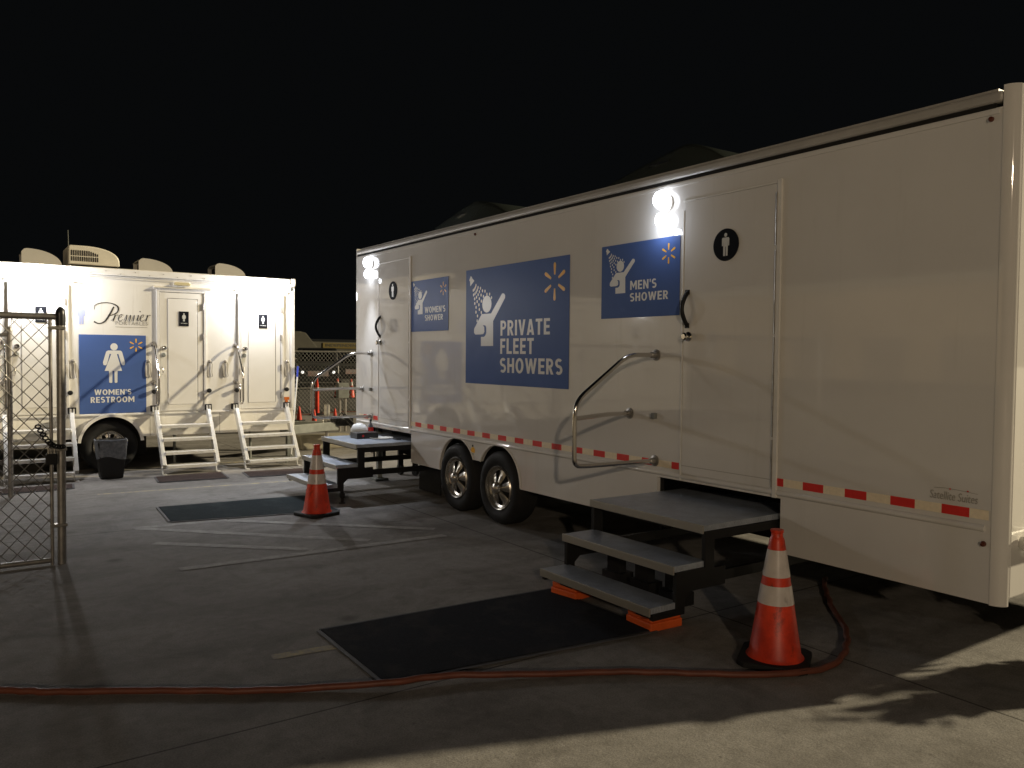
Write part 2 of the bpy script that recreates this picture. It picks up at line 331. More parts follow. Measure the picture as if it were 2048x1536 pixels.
# side panel outline, y from near to far, with step openings and wheel arches
zb, zt = 0.39, 2.87
out = [(1.95, zt), (1.95, zb), (3.207, zb), (3.207, 0.735), (4.292, 0.735), (4.292, zb), (6.06, zb)]
out += arc(6.415, 0.40, 0.365, 180, 28, 16) + arc(7.19, 0.40, 0.365, 152, 0, 16)
out += [(7.56, zb), (8.222, zb), (8.222, 0.72), (9.305, 0.72), (9.305, zb), (9.74, zb), (9.74, zt)]
b = MB(); b.prism(out, fa, -0.03, 0.0)
b.prism([(6.71, 0)], fa, 0, 0) if False else None
b.box((WX+0.03, 1.95, 0.76), (6.68, 9.74, 2.87))
b.box((6.68, 1.95, 0.39), (6.71, 9.74, 2.87))
b.box((WX+0.0, 1.93, 0.39), (6.71, 1.95, 2.87)) if False else None
b.build('body', M['gel'], A)
# end wall (near end) and rounded corner posts
for ya, yb in ((1.885, 1.95), (9.74, 9.78)):
    e = MB(); e.box((WX+0.06, ya, 0.42), (6.65, yb, 2.93)); e.build('end_wall', M['gel'], A, bevel=0.01)
for yy, s_ in ((1.95, -1), (9.74, 1)):
    for xx, t_ in ((WX+0.055, -1), (6.655, 1)):
        q = MB(); r_ = 0.0575
        prof = [(xx, yy+s_*(-0.001)), (xx+t_*r_, yy+s_*(-0.001))] + [(xx+t_*r_*math.cos(math.radians(a)), yy+s_*r_*1.15*math.sin(math.radians(a))) for a in range(0, 91, 9)]
        if s_*t_ < 0: prof = prof[::-1]
        q.prism(prof, lambda p, h: (p[0], p[1], h), 0.385, 2.975)
        q.build('corner_post', M['gel'], A, smooth=40, bevel=0.012)
# roof
r = MB(); r.box((WX-0.003, 1.985, 2.8695), (6.713, 9.715, 2.8925)); r.build('roof_seam', M['dark'], A)
r = MB(); r.box((WX-0.012, 1.952, 2.893), (6.722, 9.738, 2.952)); r.build('roof_rail', M['rooftrim'], A, bevel=0.02, seg=3)
r = MB(); r.box((WX-0.006, 1.965, 2.838), (WX-0.0005, 9.725, 2.862)); r.build('drip_edge', M['gel'], A, bevel=0.002)
r = MB(); r.box((WX+0.03, 1.99, 2.94), (6.68, 9.70, 2.972)); r.build('roof', M['rooftrim'], A)
# belt moulding
for y0, y1 in ((1.98, 9.72),):
    bm_ = MB(); bm_.tube([(WX+0.004, y0, 0.768), (WX+0.004, y1, 0.768)], 0.019, 12); bm_.build('belt_moulding', M['gel'], A, smooth=50)
# reflective tape
def tape(cuts, first_red):
    mb = MB(); n = len(cuts); x0, x1 = WX-0.0028, WX-0.0005; z0, z1 = 0.812, 0.861
    vs = []
    for y in cuts: vs += [(x0, y, z0), (x0, y, z1), (x1, y, z0), (x1, y, z1)]
    mb.v = vs
    for i in range(n-1):
        a = 4*i; b_ = 4*i+4; c = i % 2 if first_red else 1-i % 2
        for f in ((a, a+1, b_+1, b_), (a+1, a+3, b_+3, b_+1), (a, b_, b_+2, a+2)): mb.f.append(f); mb.mi.append(c)
    mb.build('reflective_tape', [M['red'], M['silver']], A)
tape([1.962, 2.057, 2.199, 2.343, 2.482, 2.625, 2.762, 2.904, 3.046, 3.187, 3.235], False)
cuts = [4.072, 4.149]
for k in range(13, -1, -1):
    y = 8.116-0.2815*k
    if y-0.14 > 4.2: cuts += [y-0.14, y]
tape(cuts + [8.226], True); tape([9.099, 9.234, 9.38, 9.52, 9.66], True)

# blue signs
def blob(cx, cy_, rx, ry, n=20): return [(cx+rx*math.cos(2*math.pi*i/n), cy_+ry*math.sin(2*math.pi*i/n)) for i in range(n)]
def spark(mb, cx, cy_, rx, ry, fn):
    for k in range(6):
        a = math.radians(90+60*k); ux, uy = math.cos(a), math.sin(a); px, py = -uy, ux
        pts = []
        for rr, hw in ((0.36, 0.05), (0.40, 0.065), (0.86, 0.105), (0.96, 0.085), (1.0, 0.03)): pts.append((rr, hw))
        poly = [(rr, -hw) for rr, hw in pts] + [(rr, hw) for rr, hw in reversed(pts)]
        mb.poly([fn(cx+rx*(ux*t+px*s_), cy_+ry*(uy*t+py*s_)) for t, s_ in poly])
def shower_art(mb, ox, oy, k, fn):
    P = lambda u, v: fn(ox+u*k, oy+v*k)
    mb.poly([P(*p) for p in blob(0.393, 0.780, 0.083, 0.083)])
    body = [(0.300, 0.686), (0.469, 0.686), (0.642, 0.852), (0.660, 0.868), (0.690, 0.866), (0.712, 0.846), (0.708, 0.822), (0.507, 0.612), (0.510, 0.372), (0.290, 0.372), (0.289, 0.462),
            (0.345, 0.462), (0.372, 0.478), (0.386, 0.500), (0.386, 0.548), (0.372, 0.572), (0.324, 0.578), (0.348, 0.556), (0.352, 0.510), (0.330, 0.490), (0.288, 0.487), (0.185, 0.487), (0.160, 0.505), (0.162, 0.545)]
    mb.poly([P(*p) for p in body])
    mb.poly([P(*p) for p in [(0.088, 1.072), (0.112, 1.066), (0.118, 1.050), (0.160, 1.022), (0.084, 0.972), (0.078, 1.020), (0.062, 1.034)]])
    for i in range(5):           # spray of drops fanning out from the shower head
        for j in range(8):
            t = (j+0.7)/8.0; a = math.radians(-22-12.5*i - (3 if j % 2 else 0)); d = 0.05+0.36*t
            if i in (1, 2) and j > 4: continue
            if i == 3 and j > 6: continue
            u, v = 0.115+d*math.cos(a), 1.005+d*math.sin(a)*1.0
            mb.poly([P(*p) for p in blob(u, v, 0.0115, 0.0165, 8)])
def blue_sign(y1, z0, wd, ht, art, lines, sp_, label):
    sb = MB(); sb.box((WX-0.0045, y1-wd, z0), (WX-0.0015, y1, z0+ht)); s_ = sb.build('blue_sign', M['blue'], A, bevel=0.001, seg=1); s_['label'] = label
    fn = lambda u, v: (WX-0.0056, y1-u, z0+v)
    am = MB(); shower_art(am, art[0], art[1], art[2], fn); am.build('shower_pictogram', M['vinylwhite'], s_)
    tm = MB()
    for txt, rect in lines: put_bold(tm, txt, rect, fn)
    tm.build('lettering', M['vinylwhite'], s_)
    sm = MB(); spark(sm, *sp_, fn); sm.build('spark_emblem', M['yellow'], s_)
blue_sign(7.03, 1.34, 1.677, 1.135, (0, 0, 1.0), [('PRIVATE', (0.635, 0.468, 1.411, 0.611)), ('FLEET', (0.633, 0.296, 1.174, 0.441)), ('SHOWERS', (0.631, 0.119, 1.593, 0.258))],
          (1.472, 0.923, 0.165, 0.165), 'large blue sign reading private fleet showers')
blue_sign(4.944, 1.92, 0.850, 0.572, (0.018, 0, 0.515), [("MEN'S", (0.335, 0.211, 0.618, 0.280)), ('SHOWER', (0.334, 0.122, 0.738, 0.186))],
          (0.737, 0.450, 0.075, 0.075), 'blue sign reading mens shower')
blue_sign(8.232, 1.88, 0.848, 0.568, (0.018, 0, 0.515), [("WOMEN'S", (0.332, 0.200, 0.785, 0.267)), ('SHOWER', (0.334, 0.115, 0.736, 0.178))],
          (0.738, 0.446, 0.072, 0.072), 'blue sign reading womens shower')

def man_figure(mb, cx, cz, h, fn, skirt=False):
    P = lambda u, v: fn(cx+u*h, cz+v*h)
    mb.poly([P(*p) for p in blob(0, 0.42, 0.085, 0.085, 14)])
    if skirt: mb.poly([P(*p) for p in [(-0.10, 0.31), (0.10, 0.31), (0.17, 0.25), (0.235, 0.0), (0.19, -0.02), (0.15, 0.12), (0.20, -0.15), (0.10, -0.15), (0.10, -0.48), (0.02, -0.48), (0.02, -0.15), (-0.02, -0.15), (-0.02, -0.48), (-0.10, -0.48), (-0.10, -0.15), (-0.20, -0.15), (-0.15, 0.12), (-0.19, -0.02), (-0.235, 0.0), (-0.17, 0.25)]])
    else: mb.poly([P(*p) for p in [(-0.17, 0.31), (0.17, 0.31), (0.20, 0.26), (0.20, -0.05), (0.14, -0.05), (0.13, 0.18), (0.12, -0.48), (0.02, -0.48), (0.01, -0.08), (-0.01, -0.08), (-0.02, -0.48), (-0.12, -0.48), (-0.13, 0.18), (-0.14, -0.05), (-0.20, -0.05), (-0.20, 0.26)]])

# side doors
def side_door(y0, y1, label):
    d = MB(); d.box((WX-0.008, y0+0.012, 0.79), (WX-0.001, y1-0.012, 2.715)); do = d.build('door', M['gel'], A, bevel=0.003); do['label'] = label
    f = MB(); f.box((WX-0.012, y1-0.010, 0.74), (WX-0.0005, y1+0.006, 2.655)); f.box((WX-0.010, y0+0.014, 2.7165), (WX-0.0005, y1+0.006, 2.728))
    f.box((WX-0.016, y0-0.022, 0.735), (WX-0.0005, y0+0.010, 2.74)); f.build('door_frame', M['chrome'] if False else M['whitetrim'], do, bevel=0.003)
    h = MB()
    for z0, z1 in ((0.80, 1.10), (1.12, 1.75), (1.77, 2.30), (2.33, 2.66)): h.tube([(WX-0.014, y0+0.014, z0), (WX-0.014, y0+0.014, z1)], 0.006, 8)
    h.build('hinge', M['galv'], do, smooth=40)
    l = MB(); l.box((WX-0.0085, y0+0.03, 0.845), (WX-0.0078, y1-0.014, 0.849)); l.build('kick_seam', M['lettergrey'], do)
    ym = y1-0.06
    gh = MB(); pts = [(WX-0.01-0.055*math.sin(math.pi*i/14), ym+0.01, 1.84+0.24*i/14) for i in range(15)]
    gh.tube(pts, [0.013]*1+[0.015]*13+[0.013], 10)
    gh.box((WX-0.016, ym-0.008, 1.825), (WX-0.008, ym+0.028, 1.86)); gh.box((WX-0.016, ym-0.008, 2.06), (WX-0.008, ym+0.028, 2.095)); gh.build('grab_handle', M['black'], do, smooth=40)
    k = MB(); k.lathe([(0.034, -0.008), (0.034, -0.016), (0.020, -0.022), (0.024, -0.045), (0.028, -0.058), (0.018, -0.066)], (WX, ym-0.005, 1.765), 'x', 20); k.build('door_lock', M['chrome'], do, smooth=35)
    yc = (y0+y1)/2+0.015
    s_ = MB(); s_.lathe([(0.108, -0.0085), (0.108, -0.013), (0.104, -0.014)], (WX, yc, 2.375), 'x', 40); s_.m = 1; man_figure(s_, 0, 0, 0.155, lambda u, v: (WX-0.0152, yc-u, 2.375+v)); s_.build('round_sign', [M['sign'], M['signfig']], do)
side_door(3.255, 4.062, 'near white door with a round restroom sign'); side_door(8.248, 9.082, 'far white door with a round restroom sign')

# wall lamps: base, lit dome
def wall_lamp(y, z, pw, spot=0):
    b_ = MB(); b_.lathe([(0.070, -0.0005), (0.070, -0.014), (0.055, -0.018)], (WX, y, z), 'x', 24); b_.box((WX-0.03, y-0.02, z-0.14), (WX-0.0005, y+0.02, z)); bo = b_.build('wall_lamp', M['whitetrim'], A, smooth=40)
    d = MB(); d.lathe([(0.046, -0.012), (0.066, -0.03), (0.070, -0.055), (0.058, -0.082), (0.032, -0.096), (0.008, -0.10)], (WX, y, z+0.02), 'x', 24); d.build('lamp_dome', M['lampc'], bo, smooth=60)
    d = MB(); d.lathe([(0.036, -0.02), (0.054, -0.04), (0.054, -0.066), (0.036, -0.084), (0.008, -0.09)], (WX, y-0.005, z-0.125), 'x', 24); d.build('hotspot_dome', M['lampc'], bo, smooth=60)  # added glowing dome, imitates the bright spot below the lamp
    L = bpy.data.lights.new('lamp_light', 'POINT'); L.energy = pw; L.color = (0.84, 0.90, 1.0); L.shadow_soft_size = 0.03
    lo = bpy.data.objects.new('lamp_light', L); COL.objects.link(lo); lo.parent = bo; lo.location = Vector((WX-0.125, y, z-0.20))-Vector(ORG[A])
    if spot:
        L = bpy.data.lights.new('lamp_beam', 'SPOT'); L.energy = spot; L.color = (0.84, 0.90, 1.0); L.shadow_soft_size = 0.05; L.spot_size = math.radians(86); L.spot_blend = 1.0
        lo = bpy.data.objects.new('lamp_beam', L); COL.objects.link(lo); lo.parent = bo; lo.location = Vector((WX-0.115, y, z-0.21))-Vector(ORG[A]); lo.rotation_euler = Vector((0.40, 0.06, 1.0)).to_track_quat('Z', 'Y').to_euler()
wall_lamp(4.242, 2.735, 1.3, 0); wall_lamp(9.312, 2.74, 0.7, 175)

# swing-out handrails
def handrail(y, ymid):
    t = MB(); pts = rnd([(WX-0.02, y, 1.634), (3.985, y, 1.634), (3.50, y, 1.305), (3.50, y, 0.862), (3.62, y, 0.856), (WX-0.02, y, 0.85)], 0.10)
    t.tube(pts, 0.0165, 12); h = t.build('handrail', M['steel'], A, smooth=60)
    m_ = MB(); m_.tube([(3.505, y, 1.19), (3.95, y+(ymid-y)*0.6, 1.195), (WX-0.02, ymid, 1.185)], 0.0165, 12); m_.build('middle_bar', M['steel'], h, smooth=60)
    for yy, z in ((y, 1.634), (y, 0.85), (ymid, 1.185)):
        f = MB(); f.lathe([(0.042, -0.001), (0.042, -0.008), (0.024, -0.014), (0.022, -0.055), (0.0175, -0.06)], (WX, yy, z), 'x', 18); f.build('flange', M['galv'], h, smooth=35)
    b_ = MB(); b_.box((WX-0.03, y-0.018, 1.165), (WX-0.001, y+0.022, 1.205)); b_.build('rail_socket', M['grey'], h, bevel=0.003)
handrail(4.32, 4.597); handrail(9.29, 9.562)

# wheels (tandem axle)
def wheel(parent, c, r_, rr, ax='x', sgn=-1, holes=5, side=0.235, rim='chrome'):
    w_ = MB()
    # tyre cross-section, swept about the axle; h is along the axle, sgn points outward
    tp = [(rr+0.002, 0.02), (rr+0.022, 0.0), (rr+0.06, -0.008), (r_-0.045, -0.004), (r_-0.015, 0.015), (r_, 0.045), (r_, side-0.045), (r_-0.02, side), (rr, side)]
    t = MB(); t.lathe([(q, sgn*(-h)) for q, h in tp], c, ax, 56, cap=False)
    for k in range(3): pass
    to = t.build('wheel', M['rubber'], parent, smooth=35)
    wheel_part = to
    rp = [(rr+0.006, 0.008), (rr-0.004, -0.006), (rr-0.014, 0.002), (rr-0.022, 0.030), (rr*0.80, 0.040)]
    rm = MB(); nn = 48; P3 = lambda u, v, h: (c[0]-sgn*h, c[1]+u, c[2]+v) if ax == 'x' else (c[0]+u, c[1]-sgn*h, c[2]+v)
    for i in range(len(rp)-1):
        vs = [P3(q*math.cos(2*math.pi*j/nn), q*math.sin(2*math.pi*j/nn), h) for q, h in rp[i:i+2] for j in range(nn)]
        rm.add(vs, [(j, (j+1) % nn, nn+(j+1) % nn, nn+j) for j in range(nn)])
    # broad petal spokes, dished, with dark gaps between them
    for k in range(holes):
        a0 = math.radians(90+360*k/holes+8); rows = []
        for rq, hw, h in ((0.22, 0.62, -0.004), (0.36, 0.50, 0.006), (0.50, 0.46, 0.018), (0.66, 0.40, 0.032), (0.80, 0.46, 0.036), (0.91, 0.53, 0.022)):
            hw *= (5/holes)*0.95
            rows.append([P3(rr*rq*math.cos(a0+f*hw), rr*rq*math.sin(a0+f*hw), h+0.014*f*f) for f in (-1, -0.75, -0.3, 0, 0.3, 0.75, 1)])
        vs = [v for r_0 in rows for v in r_0]; rm.add(vs, [(i*7+j, i*7+j+1, (i+1)*7+j+1, (i+1)*7+j) for i in range(5) for j in range(6)])
    rm.lathe([(rr*0.27, -sgn*0.0), (rr*0.27, sgn*0.020), (rr*0.22, sgn*0.040), (rr*0.12, sgn*0.052), (0.01, sgn*0.055)], c, ax, 24)
    rm.m = 1; rm.lathe([(rr*0.95, -sgn*0.075), (rr*0.95, -sgn*0.078)], c, ax, 32)
    ro = rm.build('rim', [M['rim'], M['dark']], to, smooth=30)
    return to
for yy in (6.415, 7.205):
    wheel(A, (WX-0.01, yy, 0.352), 0.352, 0.212)
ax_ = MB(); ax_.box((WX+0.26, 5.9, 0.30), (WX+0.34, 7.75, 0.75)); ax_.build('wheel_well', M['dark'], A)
for (cy0, a0, a1) in ((6.415, 180, 28), (7.19, 152, 0)):
    lip = MB(); lip.tube([(WX-0.002, p[0], p[1]) for p in arc(cy0, 0.40, 0.368, a0, a1, 24)], 0.010, 8); lip.build('fender_lip', M['gel'], A, smooth=50)
mf_ = MB(); mf_.box((4.46, 7.88, 0.05), (4.475, 8.38, 0.36)); mf_.build('mud_flap', M['rubber'], A)
# underbody: frame rails and axles
u = MB(); u.box((4.75, 2.2, 0.50), (4.85, 9.7, 0.75)); u.box((6.1, 2.2, 0.50), (6.2, 9.7, 0.75)); u.box((4.34, 2.1, 0.72), (6.66, 9.7, 0.757)); u.build('chassis', M['black'], A)
for q0, q1, z1 in ((3.207, 4.292, 0.734), (8.222, 9.305, 0.719)):
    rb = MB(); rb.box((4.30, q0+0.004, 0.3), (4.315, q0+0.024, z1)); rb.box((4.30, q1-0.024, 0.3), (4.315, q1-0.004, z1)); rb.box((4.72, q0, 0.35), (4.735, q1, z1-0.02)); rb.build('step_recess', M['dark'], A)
# landing leg and caster under the far end
lg = MB(); lg.box((4.46, 9.50, 0.03), (4.52, 9.56, 0.72)); lg.box((4.40, 9.44, 0.0), (4.58, 9.62, 0.03)); lg.build('landing_leg', M['grey'], A, bevel=0.004)
for c_ in ((4.93, 9.80), (5.05, 10.35)):
    cw = MB(); cw.lathe([(0.02, -0.025), (0.075, -0.02), (0.08, 0), (0.075, 0.02), (0.02, 0.025)], (c_[0], c_[1] if c_[1] < 10 else 9.6, 0.08), 'x', 18); cw.box((c_[0]-0.035, (c_[1] if c_[1] < 10 else 9.6)-0.02, 0.09), (c_[0]+0.035, (c_[1] if c_[1] < 10 else 9.6)+0.02, 0.55)); cw.build('jack_caster', M['black'], A, smooth=40)
# markers and small hardware on the side
for yy, z, r_, mt in ((2.005, 2.818, 0.012, 'redlens'), (1.985, 0.690, 0.013, 'redlens'), (6.865, 2.822, 0.012, 'redlens'), (9.36, 0.56, 0.02, 'redlens')):
    k = MB(); k.lathe([(r_*1.1, -0.0005), (r_*1.1, -0.006), (r_, -0.012), (r_*0.5, -0.016)], (WX, yy, z), 'x', 16); k.build('marker_light', M[mt], A, smooth=40)
wm = MB(); fnw = lambda u, v: (WX-0.0025, 6.80-u+0.0, 0.60+v)
def tri(mb, cy_, z0, wd, ht): mb.poly([(WX-0.0025, cy_+wd/2, z0), (WX-0.0025, cy_-wd/2, z0), (WX-0.0025, cy_-wd/2, z0+ht*0.6), (WX-0.0025, cy_, z0+ht), (WX-0.0025, cy_+wd/2, z0+ht*0.6)])
tri(wm, 6.88, 0.645, 0.075, 0.06); wm.build('warning_sticker', M['yellow'], A)
wm = MB(); wm.poly([(WX-0.0025, 6.90, 0.628), (WX-0.0025, 6.86, 0.628), (WX-0.0025, 6.86, 0.634), (WX-0.0025, 6.90, 0.634)]); wm.build('sticker_print', M['letter'], A)
wm = MB(); wm.lathe([(0.012, -0.001), (0.012, -0.004)], (WX, 6.885, 0.712), 'x', 10); wm.build('side_reflector', M['letter'], A)
nm = MB(); fn = lambda u, v: (WX-0.0025, 2.262-u, 0.885+v)
put_text(nm, 'Satellite Suites', (0.0, 0.0, 0.245, 0.044), fn, shear=0.15)
nm.poly([fn(*p) for p in [(0.02, 0.056), (0.08, 0.060), (0.16, 0.057), (0.245, 0.050), (0.245, 0.052), (0.16, 0.0595), (0.08, 0.0625), (0.02, 0.0585)]])
nm.build('maker_lettering', M['lettergrey'], A)
for u in (0.105, 0.195):
    st = MB(); st.poly([(x_-0.0008, y_, z_) for x_, y_, z_ in [fn(*p) for p in blob(u, 0.0595, 0.005, 0.004, 8)]]); st.build('lettering_dot', M['red'], A)
# rear bumper seen past the near corner
rbm = MB(); rbm.tube(rnd([(4.40, 1.855, 0.70), (4.44, 1.835, 0.70), (6.55, 1.835, 0.70)], 0.03), 0.035, 12); rbm.build('rear_bumper', M['whitetrim'], A, smooth=40)

# roof air conditioners on the shower trailer
def ac_dark(ylo, yhi, ypk, zpk):
    n = 20; rings = []; mb = MB(); xs0, xs1 = 5.12, 5.86
    for i in range(n+1):
        t = i/n; y = ylo+(yhi-ylo)*t; pk = (ypk-ylo)/(yhi-ylo)
        f = t/pk if t < pk else (1-t)/(1-pk)
        hgt = (0.10+0.90*math.sin(math.pi/2*f)**1.15) if t < pk else (0.60+0.40*f**0.9)
        if t > 0.985: hgt *= 0.6
        hgt *= (zpk-2.985); wd = 0.5*(xs1-xs0)*(0.86+0.14*f); xc = (xs0+xs1)/2
        rings.append([(xc-wd, y, 2.985), (xc-wd*0.97, y, 2.985+hgt*0.55), (xc-wd*0.93, y, 2.985+hgt*0.88), (xc-wd*0.80, y, 2.985+hgt), (xc+wd*0.80, y, 2.985+hgt), (xc+wd*0.93, y, 2.985+hgt*0.88), (xc+wd*0.97, y, 2.985+hgt*0.55), (xc+wd, y, 2.985)])
    k = 8; vs = [v for R in rings for v in R]; fs = []
    for i in range(n):
        for j in range(k-1): fs.append((i*k+j, (i+1)*k+j, (i+1)*k+j+1, i*k+j+1))
    fs += [tuple(range(k)), tuple(range((n+1)*k-1, n*k-1, -1))]; mb.add(vs, fs)
    o = mb.build('air_conditioner', M['acdark'], A, smooth=50)
    s_ = MB(); s_.box((xs0+0.05, ylo+0.06, 2.972), (xs1-0.05, yhi-0.06, 2.99)); s_.build('gasket', M['dark'], o)
    l = MB(); l.box((xs0+0.012, ypk+0.10, 2.985+(zpk-2.985)*0.72), (xs0+0.03, ypk+0.34, 2.985+(zpk-2.985)*0.76)); l.build('nameplate', M['steel'], o)
    for dy in (0.10, 0.17):
        g_ = MB(); g_.lathe([(0.016, 0.0), (0.012, -0.02), (0.003, -0.026)], (xs0+0.05, ypk-dy, 3.08), 'x', 10); g_.build('vent_screw', M['steel'], o)
ac_dark(4.20, 6.05, 4.98, 3.45); ac_dark(7.25, 9.45, 8.42, 3.48)

# ------------------------------------------------------------------ restroom trailer
WY = 11.98
B = thing('restroom_trailer', (0.6, 13.2, 0), 'white restroom trailer with a row of doors and a blue womens restroom sign', 'trailer')
fb = lambda p, d: (p[0], WY-d, p[1])
XR, XL = 4.225, -4.2
b = MB(); b.box((XL, WY, 0.775), (XR, 14.4, 2.64)); b.build('body', M['white'], B)
# skirt with the wheel arch
sk = [(XL, 0.765), (XL, 0.47)] + [(1.29, 0.47)] + arc(1.71, 0.385, 0.375, 167, 13, 20) + [(2.13, 0.47), (XR-0.004, 0.47), (XR-0.004, 0.765)]
s_ = MB(); s_.prism(sk, fb, -0.045, -0.015); s_.box((XL, 14.36, 0.47), (XR-0.004, 14.39, 0.765)); s_.box((XR-0.034, WY+0.05, 0.47), (XR-0.006, 14.35, 0.765)); s_.build('skirt', M['white'], B)
lg_ = MB(); lg_.box((XL, WY-0.012, 0.768), (XR+0.006, WY+0.02, 0.792)); lg_.build('belt_ledge', M['whitetrim'], B, bevel=0.004)
for x_ in (1.26, 2.20, 3.133): 
    q = MB(); q.box((x_-0.003, WY+0.0135, 0.472), (x_+0.003, WY+0.0149, 0.764)); q.build('skirt_seam', M['lettergrey'], B)
fl = MB(); a_out = arc(1.71, 0.385, 0.405, 175, 5, 28); a_in = arc(1.71, 0.385, 0.368, 175, 5, 28)
for i in range(28):
    fl.prism([a_out[i], a_out[i+1], a_in[i+1], a_in[i]], fb, -0.02, 0.035)
fl.build('wheel_arch', M['whitetrim'], B, smooth=40)
ro = MB(); ro.box((XL-0.02, WY-0.028, 2.645), (XR-0.055, WY+0.10, 2.742)); ro.build('roof_fascia', M['white'], B, bevel=0.012)
ro = MB(); ro.box((XR-0.05, WY-0.034, 2.635), (XR+0.02, 14.42, 2.75)); ro.build('corner_cap', M['white'], B, bevel=0.012)
ro = MB(); ro.box((XL, WY+0.10, 2.645), (XR-0.055, 14.42, 2.738)); ro.build('roof', M['vent'], B)
cp_ = MB(); cp_.box((XR-0.045, WY-0.010, 0.80), (XR+0.012, WY+0.05, 2.632)); cp_.build('corner_trim', M['whitetrim'], B, bevel=0.006)
dg_ = MB(); dg_.box((XL, WY-0.010, 2.60), (XR-0.06, WY-0.0005, 2.616)); dg_.build('drip_rail', M['whitetrim'], B, bevel=0.003)
rv = MB()
for k in range(46): rv.lathe([(0.006, -0.001), (0.005, -0.005)], (XL+0.1+k*0.18, WY-0.028, 2.70-0.03*(k % 2)), 'y', 6)
rivet = rv.build('rivets', M['galv'], B)
for k in range(10):
    pass
# wheel, well behind it
wheel(B, (1.70, WY+0.03, 0.352), 0.352, 0.205, 'y', -1, 8, rim='chrome')
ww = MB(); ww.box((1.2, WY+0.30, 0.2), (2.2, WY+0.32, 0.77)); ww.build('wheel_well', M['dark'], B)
ch = MB(); ch.box((XL+0.1, 12.5, 0.5), (XR-0.1, 12.6, 0.77)); ch.box((XL+0.1, 13.8, 0.5), (XR-0.1, 13.9, 0.77)); ch.box((XL+0.05, WY+0.06, 0.755), (XR-0.05, 14.3, 0.774)); ch.build('chassis', M['black'], B)
for xx in (2.62, 3.72):   # stabiliser jacks under the floor
    j = MB(); j.tube([(xx, 12.5, 0.0), (xx, 12.5, 0.55)], 0.02, 10); j.box((xx-0.09, 12.41, 0.0), (xx+0.09, 12.59, 0.015)); j.build('stabiliser_jack', M['grey'], B, smooth=40)

# blue restroom sign
sb = MB(); sb.box((1.335, WY-0.0045, 0.800), (2.150, WY-0.0015, 1.852)); bs = sb.build('blue_sign', M['blue'], B, bevel=0.001, seg=1); bs['label'] = 'blue sign with a woman figure reading womens restroom'
fn = lambda u, v: (1.335+u, WY-0.0056, 0.793+v)
wf = MB(); wf.poly([fn(*p) for p in blob(0.418, 0.900, 0.045, 0.048, 24)])
wf.poly([fn(*p) for p in [(0.345, 0.850), (0.495, 0.850), (0.515, 0.835), (0.552, 0.690), (0.545, 0.655), (0.518, 0.652), (0.505, 0.672), (0.470, 0.806), (0.452, 0.800), (0.514, 0.577), (0.458, 0.577), (0.456, 0.425), (0.448, 0.416), (0.428, 0.416), (0.422, 0.425), (0.420, 0.577), (0.396, 0.577), (0.394, 0.425), (0.388, 0.416), (0.364, 0.416), (0.356, 0.425), (0.354, 0.577), (0.302, 0.577), (0.382, 0.800), (0.364, 0.806), (0.332, 0.672), (0.320, 0.652), (0.290, 0.655), (0.282, 0.690), (0.322, 0.835)]])
wf.build('woman_figure', M['vinylwhite'], bs)
tm = MB(); put_bold(tm, "WOMEN'S", (0.176, 0.256, 0.628, 0.329), fn); put_bold(tm, 'RESTROOM', (0.132, 0.153, 0.664, 0.230), fn); tm.build('lettering', M['vinylwhite'], bs)
sm = MB(); spark(sm, 0.690, 0.924, 0.090, 0.090, fn); sm.build('spark_emblem', M['yellow'], bs)

# maker lettering: script strokes with thick and thin
def ribbon(mb, pts, ws, fn, d):
    P = [Vector(p) for p in pts]; m_ = []
    for i in range(len(P)-1):
        p0 = P[max(i-1, 0)]; p1 = P[i]; p2 = P[i+1]; p3 = P[min(i+2, len(P)-1)]
        for k in range(6):
            t = k/6; m_.append((0.5*((2*p1)+(-p0+p2)*t+(2*p0-5*p1+4*p2-p3)*t*t+(-p0+3*p1-3*p2+p3)*t**3), ws[i]*(1-t)+ws[i+1]*t))
    m_.append((P[-1], ws[-1])); L_ = []; R_ = []
    for i, (p, w_) in enumerate(m_):
        t = (m_[min(i+1, len(m_)-1)][0]-m_[max(i-1, 0)][0]); t.normalize(); n = Vector((-t.y, t.x)); L_.append(p+n*w_/2); R_.append(p-n*w_/2)
    vs = [fn(q.x, q.y, d) for q in L_]+[fn(q.x, q.y, d) for q in R_]; k = len(L_)
    mb.add(vs, [(i, i+1, k+i+1, k+i) for i in range(k-1)])
fl_ = lambda u, v, d: (1.42+u, WY-0.002-d, 1.995+v)
pr = MB(); T = 0.006
ribbon(pr, [(0.335, 0.235), (0.285, 0.13), (0.225, 0.035), (0.155, 0.005), (0.095, 0.030)], [0.016, 0.022, 0.020, 0.012, 0.020], fl_, 0)
ribbon(pr, [(0.100, 0.190), (0.110, 0.245), (0.190, 0.280), (0.300, 0.280), (0.385, 0.235), (0.375, 0.160), (0.290, 0.115), (0.265, 0.125)], [0.006, 0.008, 0.012, 0.010, 0.018, 0.016, 0.008, 0.005], fl_, 0.0004)
def sc(pts, ws, d): ribbon(pr, pts, ws, fl_, d)
sc([(0.300, 0.045), (0.335, 0.085), (0.352, 0.130), (0.338, 0.080), (0.322, 0.040)], [0.004, 0.005, 0.010, 0.014, 0.012], 0.0002)
sc([(0.338, 0.075), (0.362, 0.118), (0.388, 0.126)], [0.006, 0.005, 0.011], 0.0006)
sc([(0.392, 0.078), (0.430, 0.110), (0.436, 0.134), (0.410, 0.124), (0.390, 0.076), (0.406, 0.044), (0.448, 0.070)], [0.004, 0.005, 0.007, 0.009, 0.013, 0.008, 0.004], 0.0002)
